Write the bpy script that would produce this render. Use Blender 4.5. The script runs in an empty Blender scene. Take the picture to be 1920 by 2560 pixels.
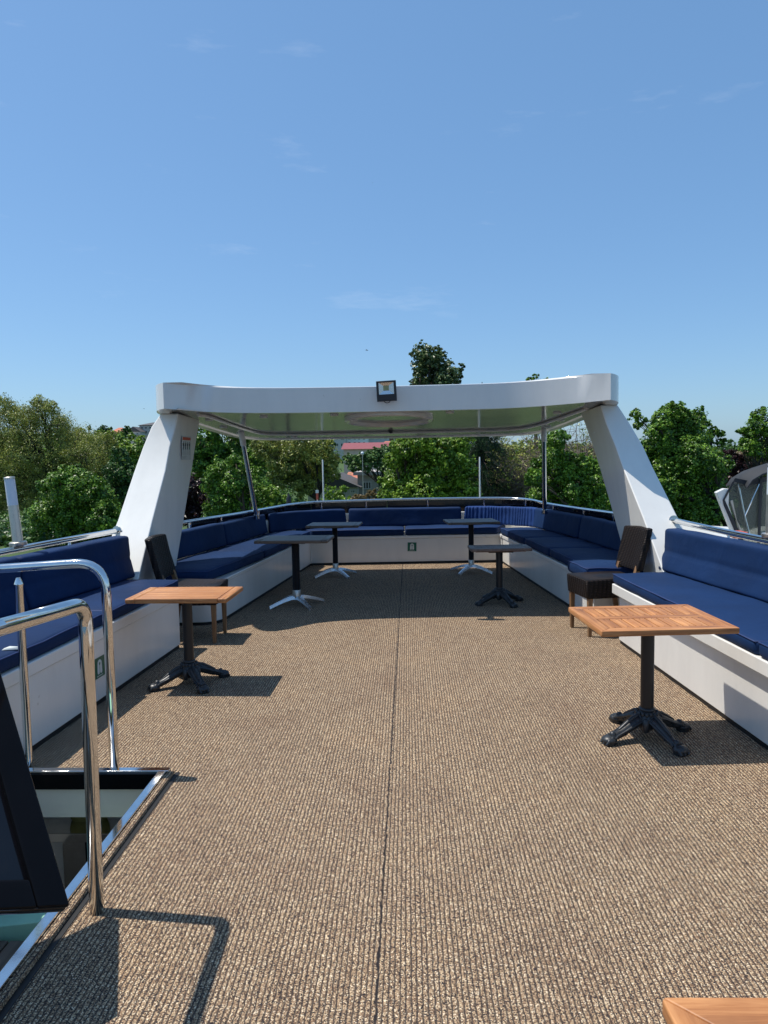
import bpy, bmesh, math, random
import numpy as np
from mathutils import Vector, Matrix, noise as mnoise

C = bpy.context.scene.collection
SC = bpy.context.scene
R = math.radians
PI = math.pi
random.seed(7)
RNG = np.random.default_rng(11)

# ------------------------------------------------------------------ camera
CAM_H = 1.6
YAW, PITCH, ROLL = R(1.8856), R(4.4152), R(-1.0)
cam_d = bpy.data.cameras.new('camera')
cam_d.sensor_fit = 'VERTICAL'; cam_d.sensor_height = 36; cam_d.lens = 36 * 1800 / 2560
cam_d.clip_start = 0.05; cam_d.clip_end = 3000
cam = bpy.data.objects.new('camera', cam_d); C.objects.link(cam)
CM = Matrix.Rotation(YAW, 4, 'Z') @ Matrix.Rotation(PI / 2 - PITCH, 4, 'X') @ Matrix.Rotation(ROLL, 4, 'Z')
cam.matrix_world = Matrix.Translation((0, 0, CAM_H)) @ CM
SC.camera = cam

# ------------------------------------------------------------------ light
SUN = Vector((-0.44, 0.09, 1.0)).normalized()
w = bpy.data.worlds.new('World'); SC.world = w; w.use_nodes = True
wt = w.node_tree; wn = wt.nodes; wl = wt.links
sky = wn.new('ShaderNodeTexSky'); sky.sky_type = 'NISHITA'; sky.sun_disc = False
sky.sun_elevation = math.asin(SUN.z); sky.sun_rotation = math.atan2(SUN.x, SUN.y)
sky.altitude = 0; sky.air_density = 1.0; sky.dust_density = 0.8; sky.ozone_density = 2.5
bg = wn['Background']; bg.inputs['Strength'].default_value = 0.126
# thin wisps of high cloud
tc = wn.new('ShaderNodeTexCoord'); mp = wn.new('ShaderNodeMapping')
mp.inputs['Scale'].default_value = (2.0, 2.0, 10.0); mp.inputs['Location'].default_value = (5.3, 0.6, 0.45)
nz = wn.new('ShaderNodeTexNoise'); nz.inputs['Scale'].default_value = 2.6; nz.inputs['Detail'].default_value = 9
nz.inputs['Roughness'].default_value = 0.62
cr = wn.new('ShaderNodeValToRGB'); cr.color_ramp.elements[0].position = 0.63; cr.color_ramp.elements[1].position = 0.86
mx = wn.new('ShaderNodeMix'); mx.data_type = 'RGBA'; mx.inputs['B'].default_value = (9, 9.3, 9.6, 1)
mf = wn.new('ShaderNodeMath'); mf.operation = 'MULTIPLY'; mf.inputs[1].default_value = 0.13
tint = wn.new('ShaderNodeMix'); tint.data_type = 'RGBA'; tint.blend_type = 'MULTIPLY'; tint.inputs['Factor'].default_value = 1
tint.inputs['B'].default_value = (0.84, 0.98, 1.08, 1)
hz = wn.new('ShaderNodeMix'); hz.data_type = 'RGBA'; hz.inputs['Factor'].default_value = 0.36; hz.inputs['B'].default_value = (1.55, 3.45, 6.3, 1)
wl.new(tc.outputs['Generated'], mp.inputs[0]); wl.new(mp.outputs[0], nz.inputs['Vector']); wl.new(nz.outputs['Fac'], cr.inputs[0])
wl.new(cr.outputs[0], mf.inputs[0]); wl.new(mf.outputs[0], mx.inputs['Factor'])
wl.new(sky.outputs[0], tint.inputs['A']); wl.new(tint.outputs['Result'], hz.inputs['A']); wl.new(hz.outputs['Result'], mx.inputs['A']); wl.new(mx.outputs['Result'], bg.inputs['Color'])
sl = bpy.data.lights.new('sun', 'SUN'); sl.energy = 5.0; sl.angle = R(0.55); sl.color = (1.0, 0.94, 0.855)
so = bpy.data.objects.new('sun', sl); C.objects.link(so); so.location = (-6, 1, 14)
so.rotation_euler = SUN.to_track_quat('Z', 'Y').to_euler()
SC.view_settings.view_transform = 'Standard'; SC.view_settings.look = 'None'
SC.view_settings.exposure = 0.06; SC.view_settings.gamma = 1.0
SC.cycles.max_bounces = 8; SC.cycles.glossy_bounces = 4; SC.cycles.transparent_max_bounces = 12

# ------------------------------------------------------------------ materials
def new_mat(name):
    m = bpy.data.materials.new(name); m.use_nodes = True
    return m, m.node_tree.nodes, m.node_tree.links, m.node_tree.nodes['Principled BSDF']
def N(nodes, typ, **k):
    n = nodes.new('ShaderNode' + typ)
    for a, v in k.items():
        if a.startswith('i_'): n.inputs[a[2:].replace('_', ' ')].default_value = v
        else: setattr(n, a, v)
    return n
def ramp(nodes, stops):
    r = nodes.new('ShaderNodeValToRGB'); e = r.color_ramp.elements
    while len(e) < len(stops): e.new(0.5)
    for x, (p, c) in zip(e, stops): x.position = p; x.color = (*c, 1)
    return r
def simple(name, col, rough=0.5, metal=0.0, var=0.08, nscale=6.0, bump=0.0, bscale=40.0, bdist=0.002, coat=0.0, stretch=(1, 1, 1), spec=0.5, detail=5):
    """plain surface whose colour and roughness wander a little"""
    m, n, l, b = new_mat(name)
    t = N(n, 'TexCoord'); mp = N(n, 'Mapping'); mp.inputs['Scale'].default_value = stretch
    l.new(t.outputs['Object'], mp.inputs[0])
    nz = N(n, 'TexNoise', i_Scale=nscale, i_Detail=detail, i_Roughness=0.6); l.new(mp.outputs[0], nz.inputs['Vector'])
    lo = tuple(max(0, c * (1 - var)) for c in col); hi = tuple(min(1, c * (1 + var)) for c in col)
    r = ramp(n, [(0.3, lo), (0.7, hi)]); l.new(nz.outputs['Fac'], r.inputs[0]); l.new(r.outputs[0], b.inputs['Base Color'])
    mr = N(n, 'MapRange'); mr.inputs['To Min'].default_value = max(0.02, rough * 0.8); mr.inputs['To Max'].default_value = min(1, rough * 1.25)
    l.new(nz.outputs['Fac'], mr.inputs[0]); l.new(mr.outputs[0], b.inputs['Roughness'])
    b.inputs['Metallic'].default_value = metal; b.inputs['Coat Weight'].default_value = coat; b.inputs['Coat Roughness'].default_value = 0.08
    b.inputs['Specular IOR Level'].default_value = spec
    if bump:
        n2 = N(n, 'TexNoise', i_Scale=bscale, i_Detail=4); l.new(mp.outputs[0], n2.inputs['Vector'])
        bp = N(n, 'Bump', i_Strength=bump, i_Distance=bdist); l.new(n2.outputs['Fac'], bp.inputs['Height']); l.new(bp.outputs[0], b.inputs['Normal'])
    return m
def gelcoat(name, col=(0.78, 0.77, 0.72), rough=0.22, wave=0.35):
    """painted fibreglass: slightly wavy, with faint streaks and specks of dirt"""
    m, n, l, b = new_mat(name)
    g = N(n, 'NewGeometry')
    big = N(n, 'TexNoise', i_Scale=1.6, i_Detail=3); fine = N(n, 'TexNoise', i_Scale=11.0, i_Detail=4)
    mp = N(n, 'Mapping'); mp.inputs['Scale'].default_value = (3.5, 3.5, 0.9); st = N(n, 'TexNoise', i_Scale=1.6, i_Detail=6, i_Roughness=0.65)
    l.new(g.outputs['Position'], big.inputs['Vector']); l.new(g.outputs['Position'], fine.inputs['Vector'])
    l.new(g.outputs['Position'], mp.inputs[0]); l.new(mp.outputs[0], st.inputs['Vector'])
    r = ramp(n, [(0.30, tuple(c * 0.95 for c in col)), (0.55, col), (0.8, tuple(min(1, c * 1.03) for c in col))]); l.new(st.outputs['Fac'], r.inputs[0])
    sp = N(n, 'TexNoise', i_Scale=26.0, i_Detail=1); l.new(g.outputs['Position'], sp.inputs['Vector'])
    r2 = ramp(n, [(0.80, (1, 1, 1)), (0.84, (0.55, 0.5, 0.45))]); l.new(sp.outputs['Fac'], r2.inputs[0])
    mu = N(n, 'Mix', data_type='RGBA', blend_type='MULTIPLY'); mu.inputs['Factor'].default_value = 0.5
    l.new(r.outputs[0], mu.inputs['A']); l.new(r2.outputs[0], mu.inputs['B']); l.new(mu.outputs['Result'], b.inputs['Base Color'])
    b.inputs['Roughness'].default_value = rough
    b1 = N(n, 'Bump', i_Strength=wave, i_Distance=0.02); b2 = N(n, 'Bump', i_Strength=wave * 0.5, i_Distance=0.002)
    l.new(big.outputs['Fac'], b1.inputs['Height']); l.new(fine.outputs['Fac'], b2.inputs['Height']); l.new(b1.outputs[0], b2.inputs['Normal']); l.new(b2.outputs[0], b.inputs['Normal'])
    return m
def fabric(name, col, pleat=False):
    """woven outdoor canvas: fine weave, soft wrinkles, slightly faded patches"""
    m, n, l, b = new_mat(name)
    g = N(n, 'NewGeometry')
    fade = N(n, 'TexNoise', i_Scale=2.3, i_Detail=5); l.new(g.outputs['Position'], fade.inputs['Vector'])
    r = ramp(n, [(0.35, tuple(c * 0.86 for c in col)), (0.7, tuple(c * 1.18 for c in col))]); l.new(fade.outputs['Fac'], r.inputs[0])
    lint = N(n, 'TexNoise', i_Scale=160.0, i_Detail=2); l.new(g.outputs['Position'], lint.inputs['Vector'])
    r2 = ramp(n, [(0.74, (0, 0, 0)), (0.80, (0.25, 0.25, 0.25))]); l.new(lint.outputs['Fac'], r2.inputs[0])
    mu = N(n, 'Mix', data_type='RGBA'); mu.inputs['B'].default_value = (0.25, 0.28, 0.34, 1)
    l.new(r2.outputs[0], mu.inputs['Factor']); l.new(r.outputs[0], mu.inputs['A']); l.new(mu.outputs['Result'], b.inputs['Base Color'])
    b.inputs['Roughness'].default_value = 0.72; b.inputs['Specular IOR Level'].default_value = 0.2
    b.inputs['Sheen Weight'].default_value = 0.02; b.inputs['Sheen Tint'].default_value = (0.5, 0.65, 1, 1); b.inputs['Sheen Roughness'].default_value = 0.4
    wr = N(n, 'TexNoise', i_Scale=5.0, i_Detail=3, i_Distortion=0.6); l.new(g.outputs['Position'], wr.inputs['Vector'])
    vo = N(n, 'TexVoronoi', i_Scale=620.0); l.new(g.outputs['Position'], vo.inputs['Vector'])
    b1 = N(n, 'Bump', i_Strength=0.4, i_Distance=0.02); b2 = N(n, 'Bump', i_Strength=0.25, i_Distance=0.0008)
    l.new(wr.outputs['Fac'], b1.inputs['Height']); l.new(vo.outputs['Distance'], b2.inputs['Height'])
    if pleat:
        wv = N(n, 'TexNoise', i_Scale=1.0, i_Detail=2); mp = N(n, 'Mapping'); mp.inputs['Scale'].default_value = (70, 70, 2.0)
        l.new(g.outputs['Position'], mp.inputs[0]); l.new(mp.outputs[0], wv.inputs['Vector'])
        b3 = N(n, 'Bump', i_Strength=0.9, i_Distance=0.012); l.new(wv.outputs['Fac'], b3.inputs['Height']); l.new(b1.outputs[0], b3.inputs['Normal']); l.new(b3.outputs[0], b2.inputs['Normal'])
    else: l.new(b1.outputs[0], b2.inputs['Normal'])
    l.new(b2.outputs[0], b.inputs['Normal'])
    return m
def wood(name, dark, mid, light, axis='X', rough=0.5, grey=0.0, coat=0.0):
    """planks: grain runs along axis, every plank a slightly different tone"""
    m, n, l, b = new_mat(name)
    t = N(n, 'TexCoord'); g = N(n, 'NewGeometry'); mp = N(n, 'Mapping')
    mp.inputs['Scale'].default_value = {'X': (2.2, 38, 38), 'Y': (38, 2.2, 38), 'Z': (38, 38, 2.2)}[axis]
    cm = N(n, 'CombineXYZ'); mm = N(n, 'Math', operation='MULTIPLY'); mm.inputs[1].default_value = 37.0
    l.new(g.outputs['Random Per Island'], mm.inputs[0])
    for i in range(3): l.new(mm.outputs[0], cm.inputs[i])
    l.new(t.outputs['Object'], mp.inputs[0]); l.new(cm.outputs[0], mp.inputs['Location'])
    nz = N(n, 'TexNoise', i_Scale=1.0, i_Detail=7, i_Roughness=0.62, i_Distortion=0.8); l.new(mp.outputs[0], nz.inputs['Vector'])
    r = ramp(n, [(0.28, dark), (0.5, mid), (0.72, light)]); l.new(nz.outputs['Fac'], r.inputs[0])
    tone = ramp(n, [(0.0, (0.78, 0.74, 0.72)), (0.5, (1, 1, 1)), (1.0, (1.12, 1.08, 1.0))]); l.new(g.outputs['Random Per Island'], tone.inputs[0])
    mu = N(n, 'Mix', data_type='RGBA', blend_type='MULTIPLY'); mu.inputs['Factor'].default_value = 1; l.new(r.outputs[0], mu.inputs['A']); l.new(tone.outputs[0], mu.inputs['B'])
    st = N(n, 'TexNoise', i_Scale=7.0, i_Detail=4); l.new(t.outputs['Object'], st.inputs['Vector'])
    rs = ramp(n, [(0.45, (1, 1, 1)), (0.75, (0.72, 0.66, 0.62))]); l.new(st.outputs['Fac'], rs.inputs[0])
    mu2 = N(n, 'Mix', data_type='RGBA', blend_type='MULTIPLY'); mu2.inputs['Factor'].default_value = 0.8; l.new(mu.outputs['Result'], mu2.inputs['A']); l.new(rs.outputs[0], mu2.inputs['B'])
    l.new(mu2.outputs['Result'], b.inputs['Base Color'])
    mr = N(n, 'MapRange'); mr.inputs['To Min'].default_value = rough * 0.75; mr.inputs['To Max'].default_value = min(1, rough * 1.3); l.new(nz.outputs['Fac'], mr.inputs[0]); l.new(mr.outputs[0], b.inputs['Roughness'])
    b.inputs['Coat Weight'].default_value = coat; b.inputs['Coat Roughness'].default_value = 0.2
    bp = N(n, 'Bump', i_Strength=0.3, i_Distance=0.002); l.new(nz.outputs['Fac'], bp.inputs['Height']); l.new(bp.outputs[0], b.inputs['Normal'])
    return m
def steel(name, rough=0.07, col=(0.78, 0.77, 0.75), brushed=False):
    m, n, l, b = new_mat(name)
    t = N(n, 'TexCoord'); b.inputs['Metallic'].default_value = 1.0
    nz = N(n, 'TexNoise', i_Scale=14.0, i_Detail=6, i_Roughness=0.7)
    if brushed:
        mp = N(n, 'Mapping'); mp.inputs['Scale'].default_value = (40, 40, 1.5); l.new(t.outputs['Object'], mp.inputs[0]); l.new(mp.outputs[0], nz.inputs['Vector'])
    else: l.new(t.outputs['Object'], nz.inputs['Vector'])
    r = ramp(n, [(0.3, tuple(c * 0.86 for c in col)), (0.6, col)]); l.new(nz.outputs['Fac'], r.inputs[0]); l.new(r.outputs[0], b.inputs['Base Color'])
    mr = N(n, 'MapRange'); mr.inputs['From Min'].default_value = 0.35; mr.inputs['From Max'].default_value = 0.75
    mr.inputs['To Min'].default_value = rough; mr.inputs['To Max'].default_value = rough * 2.6; l.new(nz.outputs['Fac'], mr.inputs[0]); l.new(mr.outputs[0], b.inputs['Roughness'])
    return m
def wicker(name, col):
    m, n, l, b = new_mat(name)
    t = N(n, 'TexCoord')
    w1 = N(n, 'TexWave', i_Scale=22.0, i_Distortion=0.6, i_Detail=1.0); w1.bands_direction = 'Z'
    w2 = N(n, 'TexWave', i_Scale=16.0, i_Distortion=0.6, i_Detail=1.0); w2.bands_direction = 'DIAGONAL'
    l.new(t.outputs['Object'], w1.inputs['Vector'])
    mp = N(n, 'Mapping'); mp.inputs['Scale'].default_value = (1, 1, 0.0); l.new(t.outputs['Object'], mp.inputs[0]); l.new(mp.outputs[0], w2.inputs['Vector'])
    mu = N(n, 'Math', operation='MULTIPLY'); l.new(w1.outputs['Fac'], mu.inputs[0]); l.new(w2.outputs['Fac'], mu.inputs[1])
    ad = N(n, 'Math', operation='ADD'); l.new(mu.outputs[0], ad.inputs[0]); 
    nz = N(n, 'TexNoise', i_Scale=60.0, i_Detail=2); l.new(t.outputs['Object'], nz.inputs['Vector'])
    m2 = N(n, 'Math', operation='MULTIPLY'); m2.inputs[1].default_value = 0.5; l.new(nz.outputs['Fac'], m2.inputs[0]); l.new(m2.outputs[0], ad.inputs[1])
    r = ramp(n, [(0.2, tuple(c * 0.35 for c in col)), (0.5, col), (0.95, tuple(c * 2.0 for c in col))]); l.new(ad.outputs[0], r.inputs[0]); l.new(r.outputs[0], b.inputs['Base Color'])
    b.inputs['Roughness'].default_value = 0.5; b.inputs['Specular IOR Level'].default_value = 0.22
    bp = N(n, 'Bump', i_Strength=1.0, i_Distance=0.004); l.new(ad.outputs[0], bp.inputs['Height']); l.new(bp.outputs[0], b.inputs['Normal'])
    return m
def carpet_mat():
    """ribbed outdoor loop carpet, rows run fore and aft, flecked beige, brown and charcoal yarn"""
    m, n, l, b = new_mat('ribbed_carpet')
    g = N(n, 'NewGeometry'); sp = N(n, 'SeparateXYZ'); l.new(g.outputs['Position'], sp.inputs[0])
    wob = N(n, 'TexNoise', i_Scale=22.0, i_Detail=3); l.new(g.outputs['Position'], wob.inputs['Vector'])
    def math_(op, a, bb=None, c=None):
        x = N(n, 'Math', operation=op)
        for i, v in enumerate((a, bb, c)):
            if v is None: continue
            if isinstance(v, (int, float)): x.inputs[i].default_value = v
            else: l.new(v, x.inputs[i])
        return x.outputs[0]
    xw = math_('MULTIPLY_ADD', wob.outputs['Fac'], 0.011, sp.outputs['X'])
    rib = math_('MULTIPLY_ADD', math_('SINE', math_('MULTIPLY', xw, 2 * PI / 0.0170)), 0.5, 0.5)
    row = math_('FLOOR', math_('DIVIDE', xw, 0.0170))
    alt = math_('MULTIPLY_ADD', math_('SINE', math_('MULTIPLY_ADD', xw, PI / 0.0170, 0.785)), 0.5, 0.5)
    off = math_('FRACT', math_('MULTIPLY', math_('SINE', math_('MULTIPLY', row, 12.9898)), 43758.5))
    loop = math_('MULTIPLY_ADD', math_('SINE', math_('ADD', math_('MULTIPLY', sp.outputs['Y'], 2 * PI / 0.0125), math_('MULTIPLY', off, 6.28))), 0.5, 0.5)
    vo = N(n, 'TexVoronoi', i_Scale=285.0); l.new(g.outputs['Position'], vo.inputs['Vector'])
    yv = N(n, 'SeparateColor'); l.new(vo.outputs['Color'], yv.inputs[0])
    yarn = ramp(n, [(0.0, (0.030, 0.026, 0.030)), (0.17, (0.035, 0.028, 0.028)), (0.24, (0.164, 0.102, 0.063)), (0.42, (0.250, 0.161, 0.099)), (0.62, (0.345, 0.237, 0.147)), (0.86, (0.53, 0.395, 0.243)), (0.97, (0.80, 0.67, 0.48))])
    l.new(yv.outputs[0], yarn.inputs[0])
    pn = N(n, 'TexNoise', i_Scale=1.7, i_Detail=6, i_Roughness=0.6); l.new(g.outputs['Position'], pn.inputs['Vector'])
    patch = ramp(n, [(0.3, (0.87, 0.84, 0.84)), (0.5, (1, 1, 1)), (0.72, (1.08, 1.05, 1.01))]); l.new(pn.outputs['Fac'], patch.inputs[0])
    mu = N(n, 'Mix', data_type='RGBA', blend_type='MULTIPLY'); mu.inputs['Factor'].default_value = 1; l.new(yarn.outputs[0], mu.inputs['A']); l.new(patch.outputs[0], mu.inputs['B'])
    # dark backing and painted-in self-shadow darken the grooves, here more, there less
    gn = N(n, 'TexNoise', i_Scale=9.0, i_Detail=6, i_Roughness=0.7); mpg = N(n, 'Mapping'); mpg.inputs['Scale'].default_value = (9, 2.6, 1); l.new(g.outputs['Position'], mpg.inputs[0]); l.new(mpg.outputs[0], gn.inputs['Vector'])
    lim = math_('MULTIPLY', math_('MULTIPLY_ADD', gn.outputs['Fac'], 2.4, -0.62), math_('MULTIPLY_ADD', alt, 0.95, 0.25))
    gr = N(n, 'MapRange'); gr.interpolation_type = 'SMOOTHSTEP'; l.new(rib, gr.inputs[0]); gr.inputs['From Min'].default_value = 0.0; l.new(math_('MAXIMUM', lim, 0.02), gr.inputs['From Max'])
    gr.inputs['To Min'].default_value = 0.12; gr.inputs['To Max'].default_value = 1.0
    back = N(n, 'Mix', data_type='RGBA'); back.inputs['A'].default_value = (0.045, 0.037, 0.036, 1); l.new(gr.outputs[0], back.inputs['Factor']); l.new(mu.outputs['Result'], back.inputs['B'])
    # the joint between two carpet widths
    sx = math_('MULTIPLY_ADD', sp.outputs['Y'], 0.0035, -0.112)
    ds = math_('MULTIPLY_ADD', math_('SUBTRACT', 0.62, gn.outputs['Fac']), 0.02, math_('ABSOLUTE', math_('SUBTRACT', math_('MULTIPLY_ADD', wob.outputs['Fac'], 0.02, sp.outputs['X']), sx)))
    sm = N(n, 'MapRange'); l.new(ds, sm.inputs[0]); sm.inputs['From Min'].default_value = 0.0035; sm.inputs['From Max'].default_value = 0.0085
    seam = N(n, 'Mix', data_type='RGBA'); seam.inputs['A'].default_value = (0.022, 0.02, 0.022, 1); l.new(sm.outputs[0], seam.inputs['Factor']); l.new(back.outputs['Result'], seam.inputs['B'])
    l.new(seam.outputs['Result'], b.inputs['Base Color'])
    b.inputs['Roughness'].default_value = 0.95; b.inputs['Specular IOR Level'].default_value = 0.15
    h = math_('MULTIPLY', math_('POWER', rib, 0.5), math_('MULTIPLY_ADD', loop, 0.35, 0.65))
    h2 = math_('ADD', h, math_('MULTIPLY', vo.outputs['Distance'], -0.55))
    h3 = math_('MULTIPLY', h2, sm.outputs[0])
    bp = N(n, 'Bump', i_Strength=0.8, i_Distance=0.005); l.new(h3, bp.inputs['Height']); l.new(bp.outputs[0], b.inputs['Normal'])
    return m
def leaf_mat(name, dark, mid, light, trans=0.22, rough=0.42):
    m, n, l, b = new_mat(name)
    g = N(n, 'NewGeometry')
    r = ramp(n, [(0.0, dark), (0.5, mid), (1.0, light)]); l.new(g.outputs['Random Per Island'], r.inputs[0])
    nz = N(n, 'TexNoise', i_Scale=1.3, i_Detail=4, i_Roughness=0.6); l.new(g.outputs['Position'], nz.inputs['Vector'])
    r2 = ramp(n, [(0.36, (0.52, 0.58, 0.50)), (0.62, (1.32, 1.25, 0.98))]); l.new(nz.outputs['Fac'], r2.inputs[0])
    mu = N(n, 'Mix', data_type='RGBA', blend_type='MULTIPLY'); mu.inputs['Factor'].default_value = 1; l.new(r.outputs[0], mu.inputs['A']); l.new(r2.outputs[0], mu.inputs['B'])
    l.new(mu.outputs['Result'], b.inputs['Base Color']); b.inputs['Roughness'].default_value = rough; b.inputs['Specular IOR Level'].default_value = 0.4
    tr = N(n, 'BsdfTranslucent'); l.new(mu.outputs['Result'], tr.inputs['Color'])
    ms = N(n, 'MixShader'); ms.inputs[0].default_value = trans; out = n['Material Output']
    l.new(b.outputs[0], ms.inputs[1]); l.new(tr.outputs[0], ms.inputs[2]); l.new(ms.outputs[0], out.inputs['Surface'])
    return m

M = {}
M['white'] = gelcoat('white_gelcoat')
M['roof_white'] = gelcoat('roof_gelcoat', (0.74, 0.73, 0.69), 0.12, 0.25)
M['under_shaded'] = gelcoat('underside_gelcoat_shaded', (0.29, 0.295, 0.29), 0.13, 0.25)  # white roof gelcoat with shade and dark reflections put into its colour
M['panel_white'] = gelcoat('bench_paint', (0.74, 0.725, 0.68), 0.24, 0.18)
M['blue'] = fabric('navy_canvas', (0.0036, 0.0225, 0.080))
M['blue_pleat_lit'] = fabric('navy_canvas_gathered_lit', (0.013, 0.045, 0.165), True)  # brighter than the navy canvas: sunlight on the pleats put into the colour
M['piping'] = simple('navy_piping', (0.012, 0.035, 0.13), 0.7)
M['carpet'] = carpet_mat()
M['steel'] = steel('polished_steel', 0.05)
M['steel_b'] = steel('brushed_steel', 0.24, (0.60, 0.56, 0.50), True)
M['alu'] = steel('cast_aluminium', 0.16, (0.66, 0.67, 0.68))
M['teak_x'] = wood('oiled_teak_x', (0.24, 0.085, 0.025), (0.46, 0.195, 0.065), (0.66, 0.33, 0.13), 'X')
M['teak_y'] = wood('oiled_teak_y', (0.24, 0.085, 0.025), (0.46, 0.195, 0.065), (0.66, 0.33, 0.13), 'Y')
M['teak_edge'] = wood('teak_edge', (0.16, 0.06, 0.03), (0.28, 0.115, 0.055), (0.36, 0.165, 0.085), 'X')
M['slate_top'] = wood('weathered_boards', (0.075, 0.050, 0.036), (0.13, 0.090, 0.066), (0.20, 0.15, 0.115), 'X', 0.42)
M['brown_top'] = wood('dark_slat_wood', (0.09, 0.06, 0.045), (0.15, 0.10, 0.08), (0.22, 0.16, 0.13), 'Y', 0.45)
M['leg_wood'] = wood('leg_wood', (0.11, 0.055, 0.025), (0.20, 0.11, 0.05), (0.28, 0.16, 0.08), 'Z')
M['iron'] = simple('black_cast_iron', (0.022, 0.026, 0.030), 0.38, 0.0, 0.35, 18, 0.35, 60, 0.002)
M['iron_smooth'] = simple('black_powder_coat', (0.008, 0.008, 0.009), 0.42, 0.0, 0.2, 10, 0.1, 200, 0.0008)
M['rattan'] = wicker('dark_rattan_wrap', (0.011, 0.010, 0.012))
M['wicker'] = wicker('dark_brown_wicker', (0.012, 0.0078, 0.0065))
M['black'] = simple('black_rubber', (0.008, 0.008, 0.008), 0.6)
M['acrylic'] = simple('smoked_acrylic', (0.006, 0.006, 0.008), 0.08, 0, 0.1)
M['gloss_black'] = simple('black_gloss_paint', (0.005, 0.005, 0.006), 0.12, 0, 0.2, 3, 0.12, 5, 0.01, spec=0.12)
M['plastic_black'] = simple('black_plastic', (0.014, 0.015, 0.018), 0.4)
M['frost'] = simple('frosted_glass', (0.62, 0.68, 0.75), 0.3, 0, 0.04)
M['green_sign'] = simple('green_vinyl', (0.005, 0.11, 0.06), 0.35, 0, 0.05)
M['white_ink'] = simple('white_ink', (0.62, 0.66, 0.63), 0.5, 0, 0.04)
M['red_ink'] = simple('red_ink', (0.52, 0.09, 0.05), 0.5, 0, 0.05)
M['dark_ink'] = simple('dark_ink', (0.03, 0.04, 0.05), 0.5, 0, 0.05)
M['green_ink'] = simple('green_ink', (0.02, 0.18, 0.10), 0.5, 0, 0.05)
M['sheet'] = simple('laminated_sheet', (0.60, 0.62, 0.61), 0.22, 0, 0.03)
M['beige'] = simple('beige_lining', (0.80, 0.70, 0.58), 0.35, 0, 0.06, 3)
M['olive'] = fabric('olive_vinyl', (0.26, 0.26, 0.10))
M['mint'] = simple('mint_paint', (0.42, 0.82, 0.62), 0.35, 0, 0.08)
M['grey_in'] = simple('grey_laminate', (0.68, 0.69, 0.68), 0.35, 0, 0.06)
M['deck_teak'] = wood('deck_teak', (0.10, 0.08, 0.065), (0.16, 0.13, 0.105), (0.22, 0.18, 0.15), 'Y')
M['grass'] = simple('park_grass', (0.05, 0.10, 0.022), 0.9, 0, 0.35, 0.6, 0.8, 9, 0.2)
M['soil'] = simple('brown_earth', (0.10, 0.075, 0.05), 0.95, 0, 0.3, 0.4)
M['path'] = simple('pale_paving', (0.34, 0.31, 0.27), 0.85, 0, 0.12, 2)
M['stone'] = simple('quay_stone', (0.25, 0.24, 0.22), 0.85, 0, 0.15, 2, 0.5, 6, 0.03)
M['water'] = simple('harbour_water', (0.02, 0.045, 0.045), 0.06, 0, 0.1, 0.5, 0.6, 1.6, 0.08)
M['bark'] = simple('bark', (0.075, 0.058, 0.045), 0.9, 0, 0.3, 9, 0.8, 20, 0.02, stretch=(1, 1, 0.25))
M['twig'] = simple('bare_twig', (0.20, 0.155, 0.13), 0.9, 0, 0.25, 5)
M['bark_dark'] = simple('bark_dark', (0.03, 0.026, 0.022), 0.9, 0, 0.3, 9)
M['canvas'] = simple('dark_grey_canvas', (0.022, 0.025, 0.030), 0.75, 0, 0.15, 6, 0.3, 20, 0.006)
M['leaf_green'] = leaf_mat('leaf_green', (0.034, 0.094, 0.013), (0.094, 0.222, 0.025), (0.273, 0.443, 0.059))
M['leaf_bright'] = leaf_mat('leaf_bright', (0.060, 0.129, 0.012), (0.151, 0.288, 0.027), (0.333, 0.484, 0.060))
M['leaf_olive'] = leaf_mat('leaf_olive', (0.120, 0.147, 0.035), (0.225, 0.274, 0.061), (0.447, 0.474, 0.121))
M['leaf_deep'] = leaf_mat('leaf_deep', (0.019, 0.061, 0.016), (0.048, 0.128, 0.029), (0.160, 0.288, 0.072))
M['leaf_blue'] = leaf_mat('leaf_cedar', (0.017, 0.045, 0.022), (0.036, 0.078, 0.036), (0.077, 0.133, 0.056), 0.15)
M['leaf_acacia'] = leaf_mat('leaf_acacia', (0.053, 0.126, 0.046), (0.105, 0.221, 0.074), (0.231, 0.378, 0.126))
M['leaf_plum'] = leaf_mat('leaf_plum', (0.016, 0.008, 0.013), (0.034, 0.014, 0.023), (0.085, 0.034, 0.046), 0.2)
M['leaf_grey'] = leaf_mat('leaf_poplar', (0.042, 0.078, 0.026), (0.072, 0.132, 0.042), (0.240, 0.312, 0.168))
M['leaf_dry'] = leaf_mat('leaf_dry', (0.118, 0.084, 0.048), (0.218, 0.160, 0.084), (0.336, 0.286, 0.151))

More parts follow.
